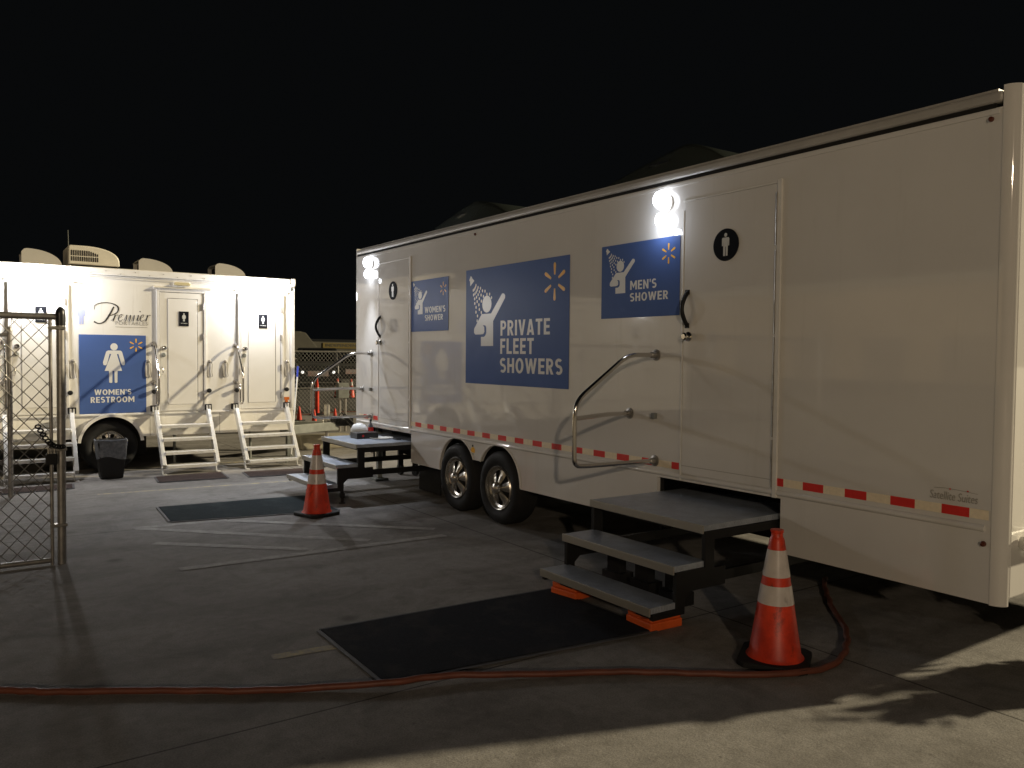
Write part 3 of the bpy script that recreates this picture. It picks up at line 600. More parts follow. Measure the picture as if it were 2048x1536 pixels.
for k in range(3):
    x0 = 0.462+k*0.046
    sc([(x0-0.004, 0.045), (x0+0.014, 0.095), (x0+0.034, 0.132), (x0+0.028, 0.090), (x0+0.016, 0.045)], [0.004, 0.004, 0.006, 0.013, 0.011], 0.0002+0.0003*k)
sc([(0.610, 0.060), (0.630, 0.100), (0.640, 0.134), (0.630, 0.085), (0.630, 0.052), (0.655, 0.074)], [0.004, 0.006, 0.012, 0.013, 0.008, 0.003], 0.0005)
pr.poly([fl_(*p, 0.0002) for p in blob(0.660, 0.182, 0.009, 0.009, 10)])
sc([(0.662, 0.084), (0.700, 0.116), (0.704, 0.138), (0.678, 0.128), (0.660, 0.080), (0.676, 0.050), (0.716, 0.074)], [0.004, 0.005, 0.007, 0.009, 0.013, 0.008, 0.004], 0.0003)
sc([(0.716, 0.050), (0.742, 0.100), (0.754, 0.138), (0.742, 0.085), (0.732, 0.050)], [0.004, 0.005, 0.009, 0.013, 0.010], 0.0006)
sc([(0.744, 0.085), (0.766, 0.130), (0.792, 0.136)], [0.005, 0.005, 0.011], 0.0009)
pr.build('script_lettering', M['letter'], B)
pr = MB(); put_text(pr, 'PORTABLES', (0.355, -0.005, 0.755, 0.042), lambda u, v: (1.42+u, WY-0.0022, 1.995+v), spacing=1.15); pr.box((1.77, WY-0.0028, 1.962), (2.17, WY-0.0015, 1.965)); pr.build('small_lettering', M['lettergrey'], B)
gh = MB(); man_figure(gh, 0, 0, 0.25, lambda u, v: (1.365+u*0.9, WY-0.0022, 2.105+v)); gh.build('faded_figure', M['ghost'], B)

# doors of the restroom trailer
def rest_door(x0, x1, label):
    zt_, zb_ = 2.455, 0.812
    d = MB(); d.box((x0, WY-0.014, zb_), (x1, WY-0.001, zt_)); do = d.build('door', M['doorw'], B, bevel=0.003); do['label'] = label
    f = MB(); f.box((x0-0.042, WY-0.022, 0.794), (x0-0.006, WY-0.0005, 2.495)); f.box((x1+0.006, WY-0.022, 0.794), (x1+0.042, WY-0.0005, 2.495)); f.box((x0-0.006, WY-0.022, 2.461), (x1+0.006, WY-0.0005, 2.495)); f.build('door_frame', M['whitetrim'], do, bevel=0.004)
    gp = MB(); gp.box((x0-0.006, WY-0.004, 0.80), (x0, WY-0.0008, 2.461)); gp.box((x1, WY-0.004, 0.80), (x1+0.006, WY-0.0008, 2.461)); gp.box((x0, WY-0.004, zt_), (x1, WY-0.0008, 2.461)); gp.build('door_gap', M['line'], do)
    h = MB(); h.prism([(WY-0.001, 2.542), (WY-0.045, 2.520), (WY-0.045, 2.512), (WY-0.001, 2.512)], lambda p, t: (t, p[0], p[1]), x0-0.08, x1+0.10); h.build('drip_cap', M['beige'], do)
    px0, px1 = x0+0.105, x1-0.085
    pn = MB(); pn.box((px0, WY-0.020, 0.90), (px1, WY-0.0135, 2.37)); pn.build('door_panel', M['doorw'], do, bevel=0.004)
    pg = MB(); pg.box((px1+0.001, WY-0.0158, 0.90), (px1+0.010, WY-0.0145, 2.378)); pg.box((px0, WY-0.0158, 2.371), (px1+0.001, WY-0.0145, 2.379)); pg.build('panel_shade', M['line'], do)  # dark strips imitate the raised panel's shading along top and right
    for z in (2.275, 1.855, 1.41, 1.0):
        q = MB(); q.tube([(x1+0.004, WY-0.024, z-0.045), (x1+0.004, WY-0.024, z+0.045)], 0.009, 10); q.box((x1-0.012, WY-0.0165, z-0.045), (x1+0.004, WY-0.0145, z+0.045)); q.build('hinge', M['galv'], do, smooth=40)
    k = MB(); k.lathe([(0.030, -0.014), (0.030, -0.022), (0.014, -0.028), (0.016, -0.045), (0.026, -0.058), (0.024, -0.072), (0.008, -0.078)], (x0+0.055, WY, 1.685), 'y', 18); k.build('door_knob', M['chrome'], do, smooth=35)
    k = MB(); k.lathe([(0.030, -0.014), (0.030, -0.024), (0.022, -0.030)], (x0+0.048, WY, 1.59), 'y', 18); k.build('deadbolt', M['grey'], do, smooth=35)
    k = MB(); k.tube([(x0+0.03, WY-0.014, 1.42), (x0+0.032, WY-0.045, 1.41), (x0+0.03, WY-0.045, 1.34), (x0+0.028, WY-0.014, 1.32)], 0.007, 8); k.build('pull_handle', M['steel'], do, smooth=50)
    xc = (px0+px1)/2+0.015
    s_ = MB(); s_.box((xc-0.064, WY-0.0255, 1.995), (xc+0.064, WY-0.0205, 2.198)); s_.m = 1; pf = s_; fp = lambda u, v: (xc+u, WY-0.0262, v); man_figure(pf, 0, 2.115, 0.115, fp, True); put_text(pf, 'WOMEN', (-0.045, 2.025, 0.045, 2.040), fp, off=0.01); s_.build('restroom_plate', [M['sign'], M['signfig']], do)
rest_door(0.585, 1.175, 'restroom door behind the chain link gate'); rest_door(2.328, 2.905, 'middle restroom door'); rest_door(3.432, 4.02, 'right hand restroom door')
for k in (-1.25, -3.0): rest_door(k, k+0.58, 'restroom door behind the gate, further left')

# lamps on the restroom trailer
def flood(x, z, on, pw=0):
    b_ = MB(); b_.box((x-0.11, WY-0.02, z-0.022), (x+0.11, WY-0.001, z+0.03)); bo = b_.build('wall_lamp', M['beige'], B, bevel=0.006)
    d = MB(); d.prism([(x-0.10, z-0.018), (x+0.10, z-0.018), (x+0.115, z+0.004), (x+0.09, z+0.025), (x-0.09, z+0.025), (x-0.115, z+0.004)], lambda p, t: (p[0], WY-0.0205-t, p[1]), 0.0, 0.045); d.build('lamp_lens', M['lampw'] if on else M['lampoff'], bo, bevel=0.008)
    if on:
        L = bpy.data.lights.new('lamp_light', 'POINT'); L.energy = pw; L.color = (0.98, 0.975, 1.0); L.shadow_soft_size = 0.06
        lo = bpy.data.objects.new('lamp_light', L); COL.objects.link(lo); lo.parent = bo; lo.location = Vector((x, WY-0.16, z-0.06))-Vector(ORG[B])
flood(0.86, 2.575, True, 112); flood(3.685, 2.575, True, 112); flood(2.617, 2.575, False); flood(-2.7, 2.575, True, 30)

# handrails seen edge-on beside each door
def side_rail(x):
    t = MB(); t.tube(rnd([(x, WY-0.004, 1.735), (x, WY-0.07, 1.725), (x, WY-0.36, 1.32), (x, WY-0.36, 0.92), (x, WY-0.22, 0.885), (x, WY-0.22, 1.14), (x, WY-0.10, 1.205), (x, WY-0.004, 1.205)], 0.06), 0.0145, 10); h = t.build('handrail', M['steel'], B, smooth=60)
    for z in (1.735, 1.205):
        f = MB(); f.lathe([(0.036, -0.001), (0.036, -0.008), (0.02, -0.014), (0.019, -0.045)], (x, WY, z), 'y', 16); f.build('flange', M['galv'], h, smooth=35)
for x in (2.245, 3.362, 0.50): side_rail(x)
# hanging rail catches, door bumpers, step brackets
for x in (1.262, 2.175, 2.99, 3.21, 4.12):
    k = MB(); k.lathe([(0.024, -0.001), (0.020, -0.02), (0.008, -0.026)], (x, WY, 1.50), 'y', 12)
    k.tube([(x-0.03, WY-0.012, 1.47), (x-0.034, WY-0.012, 1.40), (x-0.03, WY-0.01, 1.30), (x-0.02, WY-0.01, 1.27), (x-0.008, WY-0.01, 1.285)], [0.006, 0.009, 0.011, 0.006, 0.005], 8)
    k.tube([(x-0.03, WY-0.012, 1.47), (x-0.015, WY-0.016, 1.51), (x+0.02, WY-0.016, 1.50), (x+0.036, WY-0.012, 1.46), (x+0.032, WY-0.012, 1.34), (x+0.04, WY-0.01, 1.29), (x+0.028, WY-0.01, 1.28)], 0.005, 8)
    k.build('rail_catch', M['galv'], B, smooth=50)
for x in (1.225, 2.243, 2.975, 3.362, 4.10):
    k = MB(); k.lathe([(0.026, -0.001), (0.026, -0.03), (0.032, -0.045), (0.030, -0.062), (0.012, -0.066)], (x, WY, 1.085), 'y', 18); k.build('door_bumper', M['black'], B, smooth=35)
for x in (1.245, 2.25, 2.965, 3.34, 4.105):
    k = MB(); k.box((x-0.05, WY-0.03, 0.808), (x+0.05, WY-0.001, 0.892)); ko = k.build('step_bracket', M['black'], B, bevel=0.004)
    k = MB(); k.box((x-0.030, WY-0.05, 0.80), (x-0.008, WY-0.031, 0.875)); k.box((x+0.008, WY-0.05, 0.80), (x+0.030, WY-0.031, 0.875)); k.build('bracket_lug', M['alu'], ko, bevel=0.003)
k = MB(); k.box((4.075, WY-0.012, 0.925), (4.15, WY-0.001, 0.968)); k.lathe([(0.024, -0.001), (0.020, -0.014)], (4.112, WY, 0.902), 'y', 14); k.build('marker_light', M['amber'], B, smooth=40)
cb = MB(); cb.tube([(4.17, WY-0.005, 2.615), (4.165, WY-0.09, 2.60)], 0.012, 8); cb.lathe([(0.025, 0.02), (0.026, -0.07), (0.012, -0.075)], (4.135, WY-0.10, 2.573), 'y', 12); cb.build('camera', M['grey'], B, smooth=40)

# roof vents, air conditioner, antenna
def roof_vent(x0, x1, y0, zt_):
    z0 = 2.738; wd = 0.42; mb = MB(); n = 14
    prof = [(x0, z0), (x0, z0+0.8*(zt_-z0)), (x0+0.03, zt_-0.01)] + [(x0+0.06+(x1-x0-0.06)*math.sin(math.pi/2*i/n), z0+(zt_-z0)*math.cos(math.pi/2*i/n)**0.85) for i in range(n+1)]
    k = len(prof); vs = []
    for (x, z) in prof: vs += [(x, y0, z0 if False else z), (x, y0+wd, z)]
    # curved shell
    fs = [(2*i, 2*i+1, 2*i+3, 2*i+2) for i in range(1, k-1)]
    mb.add(vs, fs); mb.poly([(x, y0, z) for x, z in prof]); mb.poly([(x, y0+wd, z) for x, z in reversed(prof)])
    o = mb.build('roof_vent', M['vent'], B, smooth=35)
    i_ = MB(); i_.box((x0+0.05, y0+0.02, z0+0.001), (x0+0.07, y0+wd-0.02, z0+0.72*(zt_-z0))); i_.build('vent_screen', M['dark'], o)
roof_vent(0.722, 1.19, 12.35, 2.972); roof_vent(2.13, 2.585, 12.35, 2.945); roof_vent(3.17, 3.62, 12.35, 2.948); roof_vent(-1.2, -0.75, 12.35, 2.97)
y0, y1, z0, z1 = 12.33, 13.0, 2.80, 3.055
prof = [(1.262, z0), (1.262, z1-0.01), (1.285, z1)] + [(1.45+(1.885-1.45)*math.sin(math.pi/2*i/12), z0+0.02+(z1-z0-0.02)*math.cos(math.pi/2*i/12)**0.7) for i in range(13)] + [(1.885, z0)]
a_ = MB(); a_.prism(prof, lambda p, t: (p[0], t, p[1]), y0, y1); ao = a_.build('air_conditioner', M['acwhite'], B, smooth=35, bevel=0.012)
a_ = MB()
for k in range(13):
    x = 1.292+k*0.0262
    a_.box((x, y0-0.0035, 2.845), (x+0.013, y0-0.001, 2.905))
    if k < 12 or True: a_.box((x, y0-0.0035, 2.918), (x+0.013, y0-0.001, 2.99-max(0, k-8)*0.010))
a_.build('grille', M['dark'], ao)
a_ = MB(); a_.box((1.30, y0+0.04, 2.738), (1.86, y1-0.04, 2.80)); a_.build('gasket', M['dark'], ao)
a_ = MB(); a_.tube([(1.275, 12.42, 2.74), (1.268, 12.42, 3.26)], [0.006, 0.003], 6); a_.build('antenna', M['grey'], B)

# tow tongue on the right end of the restroom trailer
t_ = MB(); t_.box((4.24, 12.55, 0.30), (4.36, 12.67, 0.60)); t_.prism([(4.28, 12.52), (5.35, 12.95), (5.35, 13.06), (4.28, 12.64)], lambda p, z: (p[0], p[1], z), 0.335, 0.475); t_.prism([(4.28, 13.76), (5.35, 13.08), (5.35, 12.97), (4.28, 13.64)], lambda p, z: (p[0], p[1], z), 0.335, 0.475)
t_.box((4.30, 12.50, 0.0), (4.39, 12.58, 0.56)); t_.build('tow_tongue', M['grey'], B, bevel=0.006)
t_ = MB(); t_.tube([(5.15, 12.98, 0.0), (5.15, 12.98, 0.75)], 0.028, 10); t_.box((5.06, 12.90, 0.0), (5.24, 13.06, 0.02)); t_.lathe([(0.05, 0), (0.05, 0.16), (0.03, 0.18)], (5.15, 12.98, 0.60), 'z', 14); t_.build('tongue_jack', M['galv'], B, smooth=40)
t_ = MB()
for k in range(4):
    ph = k*1.3; t_.tube([(5.2+0.05*k, 12.9, 0.47), (5.3+0.06*k, 12.85, 0.58+0.06*math.sin(ph)), (5.5+0.03*k, 12.9, 0.45), (5.62, 12.95+0.03*k, 0.30)], 0.012, 6)
t_.box((5.25, 12.92, 0.40), (5.60, 13.08, 0.54)); t_.build('coupler', M['black'], B)
t_ = MB()
for k in range(7): t_.lathe([(0.010, 0), (0.018, 0.012), (0.010, 0.026)], (5.03, 12.86, 0.56-0.035*k), 'z', 8)
t_.build('safety_chain', M['galv'], B)

# ------------------------------------------------------------------ pull-out entry steps of the shower trailer
def entry_steps(y0, label, legs):
    t = thing('entry_steps', (3.8, y0+0.515, 0), label, 'steps', 'three tread pull out steps at the shower trailer doors')
    y1 = y0+1.03
    for x0, x1, z in ((3.605, 4.62, 0.63), (3.365, 3.64, 0.42), (3.18, 3.41, 0.21)):
        p = MB(); p.box((x0+0.006, y0+0.006, z-0.035), (x1, y1-0.006, z)); po = p.build('tread', M['tread'], t)
        q = MB(); q.box((x0-0.004, y0, z-0.048), (x0+0.006, y1, z+0.002)); q.build('tread_nosing', M['treadedge'], po, bevel=0.002)
    for yy in (y0-0.004, y1-0.026):
        s_ = MB(); pf = lambda p, d: (p[0], yy+d, p[1])
        s_.prism([(3.62, 0.592), (4.6, 0.592), (4.6, 0.54), (3.70, 0.54), (3.70, 0.372), (3.80, 0.372), (3.80, 0.26), (3.50, 0.26), (3.455, 0.22), (3.455, 0.135), (3.20, 0.135), (3.20, 0.172), (3.385, 0.172), (3.385, 0.383), (3.62, 0.383)], pf, 0.0, 0.03)
        s_.build('side_frame', M['black'], t, bevel=0.003)
        q = MB(); q.box((3.80, yy+0.002, 0.285), (4.95, yy+0.028, 0.345)); q.box((4.40, yy+0.002, 0.345), (4.44, yy+0.028, 0.539)); q.build('slide_rail', M['black'], t)
        if legs:
            q = MB(); q.box((3.425, yy+0.002, 0.10), (3.455, yy+0.028, 0.135)); q.box((3.42, yy-0.004, 0.06), (3.465, yy+0.034, 0.11)); q.tube([(3.442, yy+0.015, 0.0), (3.442, yy+0.015, 0.07)], 0.017, 10); q.lathe([(0.035, 0), (0.035, 0.008)], (3.442, yy+0.015, 0), 'z', 12); q.build('foot', M['black'], t)
    q = MB(); q.box((3.60, y0+0.03, 0.375), (3.63, y1-0.03, 0.40)); q.box((3.70, y0+0.03, 0.545), (3.73, y1-0.03, 0.592)); q.build('cross_bar', M['black'], t)
    if not legs:
        q = MB()
        for k in range(3): q.box((3.62, y0+0.2+0.27*k, 0.12), (3.68, y0+0.32+0.27*k, 0.37)); q.box((3.60, y0+0.17+0.27*k, 0.10), (3.72, y0+0.35+0.27*k, 0.18))
        q.build('slide_bracket', M['black'], t)
        for yy in (y0+0.18, y1-0.12):
            q = MB(); q.box((3.30, yy-0.06, 0.098), (3.40, yy+0.06, 0.17)); q.build('lower_bracket', M['black'], t)
    return t
entry_steps(3.24, 'black framed metal entry steps at the near door, propped on orange blocks', False)
entry_steps(8.225, 'brightly lit metal entry steps at the far door with clutter on the top tread', True)
def block(x, y, rz, label):
    t = thing('levelling_block', (x, y, 0), label, 'block', 'orange levelling blocks under the steps')
    a = MB(); a.box((x-0.125, y-0.115, 0.0), (x+0.125, y+0.115, 0.052)); a.build('lower_layer', M['block'], t, bevel=0.008)
    a = MB(); a.box((x-0.118, y-0.108, 0.052), (x+0.118, y+0.108, 0.094)); a.build('upper_layer', M['block'], t, bevel=0.008)
    t.rotation_euler = (0, 0, rz)
block(3.46, 4.24, 0.15, 'orange plastic block under the left end of the lowest near step, at the mat corner'); block(3.47, 3.50, -0.05, 'orange plastic block under the right end of the lowest near step')

# things lying on the far steps
o = thing('black_box', (3.98, 8.86, 0.63), 'small black cardboard box on the top tread of the far steps', 'box')
q = MB(); q.box((3.845, 8.76, 0.6305), (4.115, 8.96, 0.70)); q.build('box_body', M['mattedark'], o, bevel=0.004)
q = MB(); q.lathe([(0.014, 0), (0.014, -0.002)], (3.92, 8.7595, 0.665), 'y', 12); q.build('label_dot', M['red'], o)
q = MB(); q.lathe([(0.09, 0.6305), (0.105, 0.66), (0.10, 0.72), (0.075, 0.765), (0.03, 0.785), (0.01, 0.787)], (4.02, 9.10, 0), 'z', 20); tag(q.build('paper_roll', M['vinylwhite'], smooth=50), 'rounded white bundle behind the black box on the far steps', 'bundle')
o = thing('bottle', (4.13, 9.01, 0.63), 'small bottle with a red label and black cap on the far steps', 'bottle')
q = MB(); q.lathe([(0.030, 0.6305), (0.031, 0.69)], (4.13, 9.01, 0), 'z', 16); q.lathe([(0.031, 0.74), (0.030, 0.76), (0.012, 0.79), (0.012, 0.81)], (4.13, 9.01, 0), 'z', 16); q.build('bottle_body', M['bag'], o, smooth=40)
q = MB(); q.lathe([(0.0315, 0.69), (0.0315, 0.74)], (4.13, 9.01, 0), 'z', 16); q.build('bottle_label', M['red'], o, smooth=40)
q = MB(); q.lathe([(0.014, 0.81), (0.014, 0.835)], (4.13, 9.01, 0), 'z', 12); q.build('cap', M['black'], o, smooth=40)
q = MB(); q.lathe([(0.10, 0.6305), (0.14, 0.641), (0.135, 0.643), (0.09, 0.634)], (4.13, 8.71, 0), 'z', 28); tag(q.build('plate', M['beige'], smooth=40), 'shallow round plate lying on the far steps', 'plate')
q = MB(); q.box((4.20, 8.44, 0.6305), (4.26, 8.56, 0.645)); tag(q.build('phone', M['mattedark'], bevel=0.004), 'small flat black object near the wall on the far steps', 'phone')

# ------------------------------------------------------------------ fold-down stairs of the restroom trailer
def stairs(x0, wd, label):
    t = thing('folding_stairs', (x0+wd/2, 11.6, 0), label, 'stairs', 'aluminium stairs at the restroom doors')
    top, bot = (WY-0.055, 0.80), (11.43, 0.10)
    dy, dz = bot[0]-top[0], bot[1]-top[1]; L = math.hypot(dy, dz); ny, nz = -dz/L, dy/L
    for x in (x0+0.015, x0+wd-0.03):
        s_ = MB(); hw = 0.052
        poly = [(top[0]+ny*hw*s, top[1]+nz*hw*s) for s in (1, -1)] + [(bot[0]+ny*hw*s, bot[1]+nz*hw*s) for s in (-1, 1)]
        s_.prism(poly, lambda p, d: (x+d, p[0], p[1]), -0.018, 0.03); s_.build('stringer', M['alu'], t, bevel=0.004)
        f = MB(); f.prism([(bot[0]+0.10, 0.24), (bot[0]+0.05, 0.24), (bot[0]-0.085, 0.012), (bot[0]-0.04, 0.012)], lambda p, d: (x+d, p[0], p[1]), -0.030, -0.019) ; f.box((x-0.02, bot[0]-0.10, 0.0), (x+0.025, bot[0]-0.02, 0.012)); f.build('leg', M['alu'], t)
    for z in (0.63, 0.46, 0.29, 0.12):
        yc = top[0]+(z-top[1])*dy/dz
        a = MB(); a.box((x0+0.046, yc-0.10, z-0.04), (x0+wd-0.049, yc+0.09, z)); a.build('tread', M['alu'], t, bevel=0.005)
stairs(2.245, 0.735, 'folding aluminium stairs below the middle restroom door'); stairs(3.33, 0.785, 'folding aluminium stairs below the right hand restroom door'); stairs(0.47, 0.79, 'folding aluminium stairs partly behind the chain link gate')

# ------------------------------------------------------------------ mats
def floor_mat(pts, m, label, edge=None):
    q = MB(); q.prism(pts, lambda p, z: (p[0], p[1], z), 0.0045, 0.014)
    t = thing('floor_mat', (pts[0][0], pts[0][1], 0), label, 'mat', 'mats laid in front of the doors')
    q.build('carpet', m, t, bevel=0.003)
    c = Vector((sum(p[0] for p in pts)/4, sum(p[1] for p in pts)/4)); e_ = MB(); n = len(pts)
    for i in range(n):
        a, b_ = Vector(pts[i]), Vector(pts[(i+1) % n]); d = (b_-a).normalized(); nn = Vector((d.y, -d.x))
        if (c-a).dot(nn) > 0: nn = -nn
        e_.prism([tuple(a), tuple(b_), tuple(b_+nn*0.025), tuple(a+nn*0.025)], lambda p, z: (p[0], p[1], z), 0.004, 0.0095)
    e_.build('rubber_edge', M['matedge'], t)
floor_mat([(1.735, 4.47), (3.37, 4.40), (3.385, 3.40), (1.72, 3.575)], M['matdark'], 'large dark carpet mat in front of the near entry steps')
floor_mat([(1.725, 8.98), (3.245, 8.86), (3.24, 7.86), (1.675, 8.16)], M['matteal'], 'dark teal carpet mat by the far traffic cone')
floor_mat([(2.12, 11.20), (2.94, 11.24), (2.877, 10.66), (2.07, 10.72)], M['matbrown'], 'brown mat at the foot of the middle restroom stairs')
floor_mat([(3.206, 11.07), (4.0, 11.0), (3.85, 10.53), (3.15, 10.59)], M['matbrown'], 'brown mat at the foot of the right hand restroom stairs')
floor_mat([(0.1, 11.10), (1.15, 11.12), (1.118, 10.77), (0.1, 10.72)], M['matbrown'], 'brown mat behind the chain link gate')

# ------------------------------------------------------------------ traffic cones
def cone(loc, rz, h, label, bands=True, base=0.36, group='orange traffic cones'):
    t = thing('traffic_cone', (0, 0, 0), label, 'cone', group); k = h/0.71
    rad = lambda z: (0.140-0.102*(z-0.03)/0.63)
    b_ = MB(); hb = base/2; c_ = 0.04
    b_.prism([(-hb+c_, -hb), (hb-c_, -hb), (hb, -hb+c_), (hb, hb-c_), (hb-c_, hb), (-hb+c_, hb), (-hb, hb-c_), (-hb, -hb+c_)], lambda p, z: (p[0], p[1], z), 0, 0.032); b_.build('cone_base', M['rubber'], t, bevel=0.008)
    zs = [0.032, 0.05, 0.320, 0.418, 0.463, 0.604, 0.655, 0.66, 0.672, 0.685, 0.705, 0.71]
    c = MB(); c.lathe([(0.150*k, 0.032), (rad(0.06)*k, 0.05*k)] + [(rad(z)*k, z*k) for z in (0.320, 0.604, 0.655)] + [(0.034*k, 0.665*k), (0.031*k, 0.67*k), (0.030*k, 0.69*k), (0.034*k, 0.695*k), (0.034*k, 0.708*k), (0.02*k, 0.71*k)], (0, 0, 0), 'z', 40); c.build('cone_body', M['orange'], t, smooth=40)
    if bands:
        for z0, z1 in ((0.320, 0.418), (0.463, 0.604)):
            s_ = MB(); n = 40
            vs = [((rad(z)+0.0018)*k*math.cos(2*math.pi*j/n), (rad(z)+0.0018)*k*math.sin(2*math.pi*j/n), z*k) for z in (z0, z1) for j in range(n)]
            s_.add(vs, [(j, (j+1) % n, n+(j+1) % n, n+j) for j in range(n)]); s_.build('reflective_band', M['coneband'], t, smooth=60)
    t.location = loc; t.rotation_euler = (0, 0, rz); ORG[t] = (0, 0, 0); return t
c0 = cone((3.592, 2.715, 0), 0.55, 0.71, 'near orange traffic cone with two white bands, beside the hose at lower right')
def cone_copy(src, loc, rz, label, s_=1.0):
    c = place(src, loc, rz, label); c.scale = (s_, s_, s_); return c
cone_copy(c0, (2.985, 7.79, 0), 0.3, 'orange traffic cone with two white bands between the far mat and far steps')
cs = cone((6.72, 17.7, 0), 0, 0.36, 'small plain orange cone behind the tow tongue, left one', False, 0.24, 'small cones behind the tow tongue')
place(cs, (7.24, 17.75, 0), 0.3, 'small plain orange cone behind the tow tongue, right one by its jack')
place(cs, (6.80, 18.9, 0), 0.3, 'small faded cone nearest the mop handle behind the tow tongue')
for i, (x, y, l) in enumerate(((11.72, 28.5, 'banded cone beyond the back fence, left of a pair'), (12.05, 28.0, 'banded cone beyond the back fence, right of a pair'), (14.0, 31.5, 'banded cone beyond the back fence, nearest the shower trailer'))):
    cone_copy(c0, (x, y, 0), i, l, 1.0 if i < 2 else 1.2)
d = thing('delineator_post', (7.88, 20.55, 0), 'tall slim orange delineator post standing by the back fence', 'delineator')
q = MB(); q.lathe([(0.20, 0), (0.20, 0.03), (0.10, 0.06)], (7.88, 20.55, 0), 'z', 20); q.build('base', M['rubber'], d, smooth=40)
q = MB(); q.lathe([(0.055, 0.06), (0.052, 0.62), (0.04, 0.80), (0.02, 0.95), (0.03, 1.0), (0.02, 1.08)], (7.88, 20.55, 0), 'z', 16); q.build('post', M['orange'], d, smooth=40)
q = MB(); q.lathe([(0.054, 0.66), (0.050, 0.74)], (7.88, 20.55, 0), 'z', 16); q.build('reflective_band', M['coneband'], d, smooth=40)

# ------------------------------------------------------------------ hose
hp = [(-1.2, 5.4), (-0.4, 4.82), (0.152, 4.456), (0.347, 4.328), (0.640, 4.135), (0.936, 3.953), (1.331, 3.705), (1.690, 3.535), (1.993, 3.425), (2.452, 3.205), (2.783, 3.005), (3.089, 2.79), (3.42, 2.548), (3.70, 2.485), (3.975, 2.545), (4.28, 2.747), (4.60, 3.027), (4.886, 3.293), (5.2, 3.5)]
z_at = lambda x: 0.030 if 1.65 < x < 2.1 else 0.018
P = [Vector((x, y, z_at(x))) for x, y in hp]; sm_ = []
for i in range(len(P)-1):
    p0, p1, p2, p3 = P[max(i-1, 0)], P[i], P[i+1], P[min(i+2, len(P)-1)]
    for k in range(6):
        t = k/6; sm_.append(0.5*((2*p1)+(-p0+p2)*t+(2*p0-5*p1+4*p2-p3)*t*t+(-p0+3*p1-3*p2+p3)*t**3))
sm_ = [v+Vector((0.006*math.sin(2.1*i)+0.004*math.sin(0.7*i), 0.009*math.sin(0.53*i+1)+0.004*math.sin(1.7*i), 0)) for i, v in enumerate(sm_)]
q = MB(); q.tube(sm_+[P[-1]], 0.0165, 12); tag(q.build('garden_hose', M['hose'], smooth=60), 'long orange brown hose snaking across the concrete past the near mat', 'hose')

# ------------------------------------------------------------------ bin, mop
o = thing('waste_bin', (1.63, 11.45, 0), 'small black waste bin with a grey liner in front of the restroom trailer wheel', 'bin')
def tapered(mb, c, w0, d0, w1, d1, z0, z1):
    vs = [(c[0]+s*w0/2, c[1]+t*d0/2, z0) for s, t in ((-1,-1),(1,-1),(1,1),(-1,1))] + [(c[0]+s*w1/2, c[1]+t*d1/2, z1) for s, t in ((-1,-1),(1,-1),(1,1),(-1,1))]
    mb.add(vs, [(3,2,1,0),(4,5,6,7),(0,1,5,4),(1,2,6,5),(2,3,7,6),(3,0,4,7)])
q = MB(); tapered(q, (1.63, 11.45), 0.265, 0.20, 0.345, 0.26, 0.002, 0.49); q.build('bin_body', M['black'], o, bevel=0.02, seg=3)
q = MB(); n = 40; vs = []
for zi, (z, k) in enumerate(((0.270, 0.332), (0.36, 0.352), (0.45, 0.368), (0.500, 0.380), (0.503, 0.350))):
    for j in range(n):
        a = 2*math.pi*j/n; ca, sa = math.cos(a), math.sin(a); r_ = (abs(ca)**6+abs(sa)**6)**(-1/6)*(1+0.012*math.sin(7*a+zi)+0.010*random.uniform(-1, 1))
        vs.append((1.63+k/2*ca*r_, 11.45+k*0.76/2*sa*r_, z+(0.022*math.sin(3*a+1) if zi == 0 else 0.006*math.sin(5*a))))
fs = [(i*n+j, i*n+(j+1) % n, (i+1)*n+(j+1) % n, (i+1)*n+j) for i in range(4) for j in range(n)]; q.add(vs, fs); q.build('bin_liner', M['bag'], o, smooth=50)
o = thing('mop', (4.10, 11.80, 0), 'mop with a white pole and blue grip leaning on the corner of the restroom trailer', 'mop')
q = MB(); q.tube([(4.105, 11.76, 0.12), (4.262, 11.93, 1.27)], 0.011, 10); q.build('pole', M['vinylwhite'], o, smooth=50)
q = MB(); q.tube([(4.262, 11.93, 1.27), (4.282, 11.955, 1.43)], [0.014, 0.016], 10); q.build('grip', M['bluehandle'], o, smooth=50)
q = MB()
for k in range(9): q.tube([(4.105, 11.76, 0.12), (4.105+0.05*math.sin(k*2.1), 11.76+0.04*math.cos(k*2.1), 0.06), (4.10+0.10*math.sin(k*2.1), 11.75+0.08*math.cos(k*2.1), 0.012)], 0.012, 6)
q.build('mop_head', M['grey'], o, smooth=50)

# ------------------------------------------------------------------ chain-link fences
def mesh_net(mb, fn, u0, u1, v0, v1, pitch, r_):
    s_ = 1.12; n0 = int((u0-(v1-v0))/pitch)-1; n1 = int((u1+(v1-v0))/pitch)+2; ht = v1-v0
    for dirn in (1, -1):
        for k in range(n0, n1):
            ua = k*pitch; 
            # line u = ua + dirn*(v-v0)/s_
            pts = []
            lo, hi = v0, v1
            if dirn == 1:
                lo = max(lo, v0+(u0-ua)*s_); hi = min(hi, v0+(u1-ua)*s_)
            else:
                lo = max(lo, v0+(ua-u1)*s_); hi = min(hi, v0+(ua-u0)*s_)
            if hi-lo < 0.01: continue
            p = [(ua+dirn*(lo-v0)/s_, lo), (ua+dirn*(hi-v0)/s_, hi)]
            d = 0.0025*dirn
            mb.tube([fn(p[0][0], p[0][1], d), fn(p[1][0], p[1][1], d)], r_, 4, cap=False)
G = thing('chain_link_gate', (0.65, 7.0, 0), 'galvanised chain link gate and round post at the left edge', 'gate')
q = MB(); q.tube([(0.652, 7.0, 0), (0.658, 7.0, 1.885)], 0.030, 16); q.build('gate_post', M['galv'], G, smooth=50)
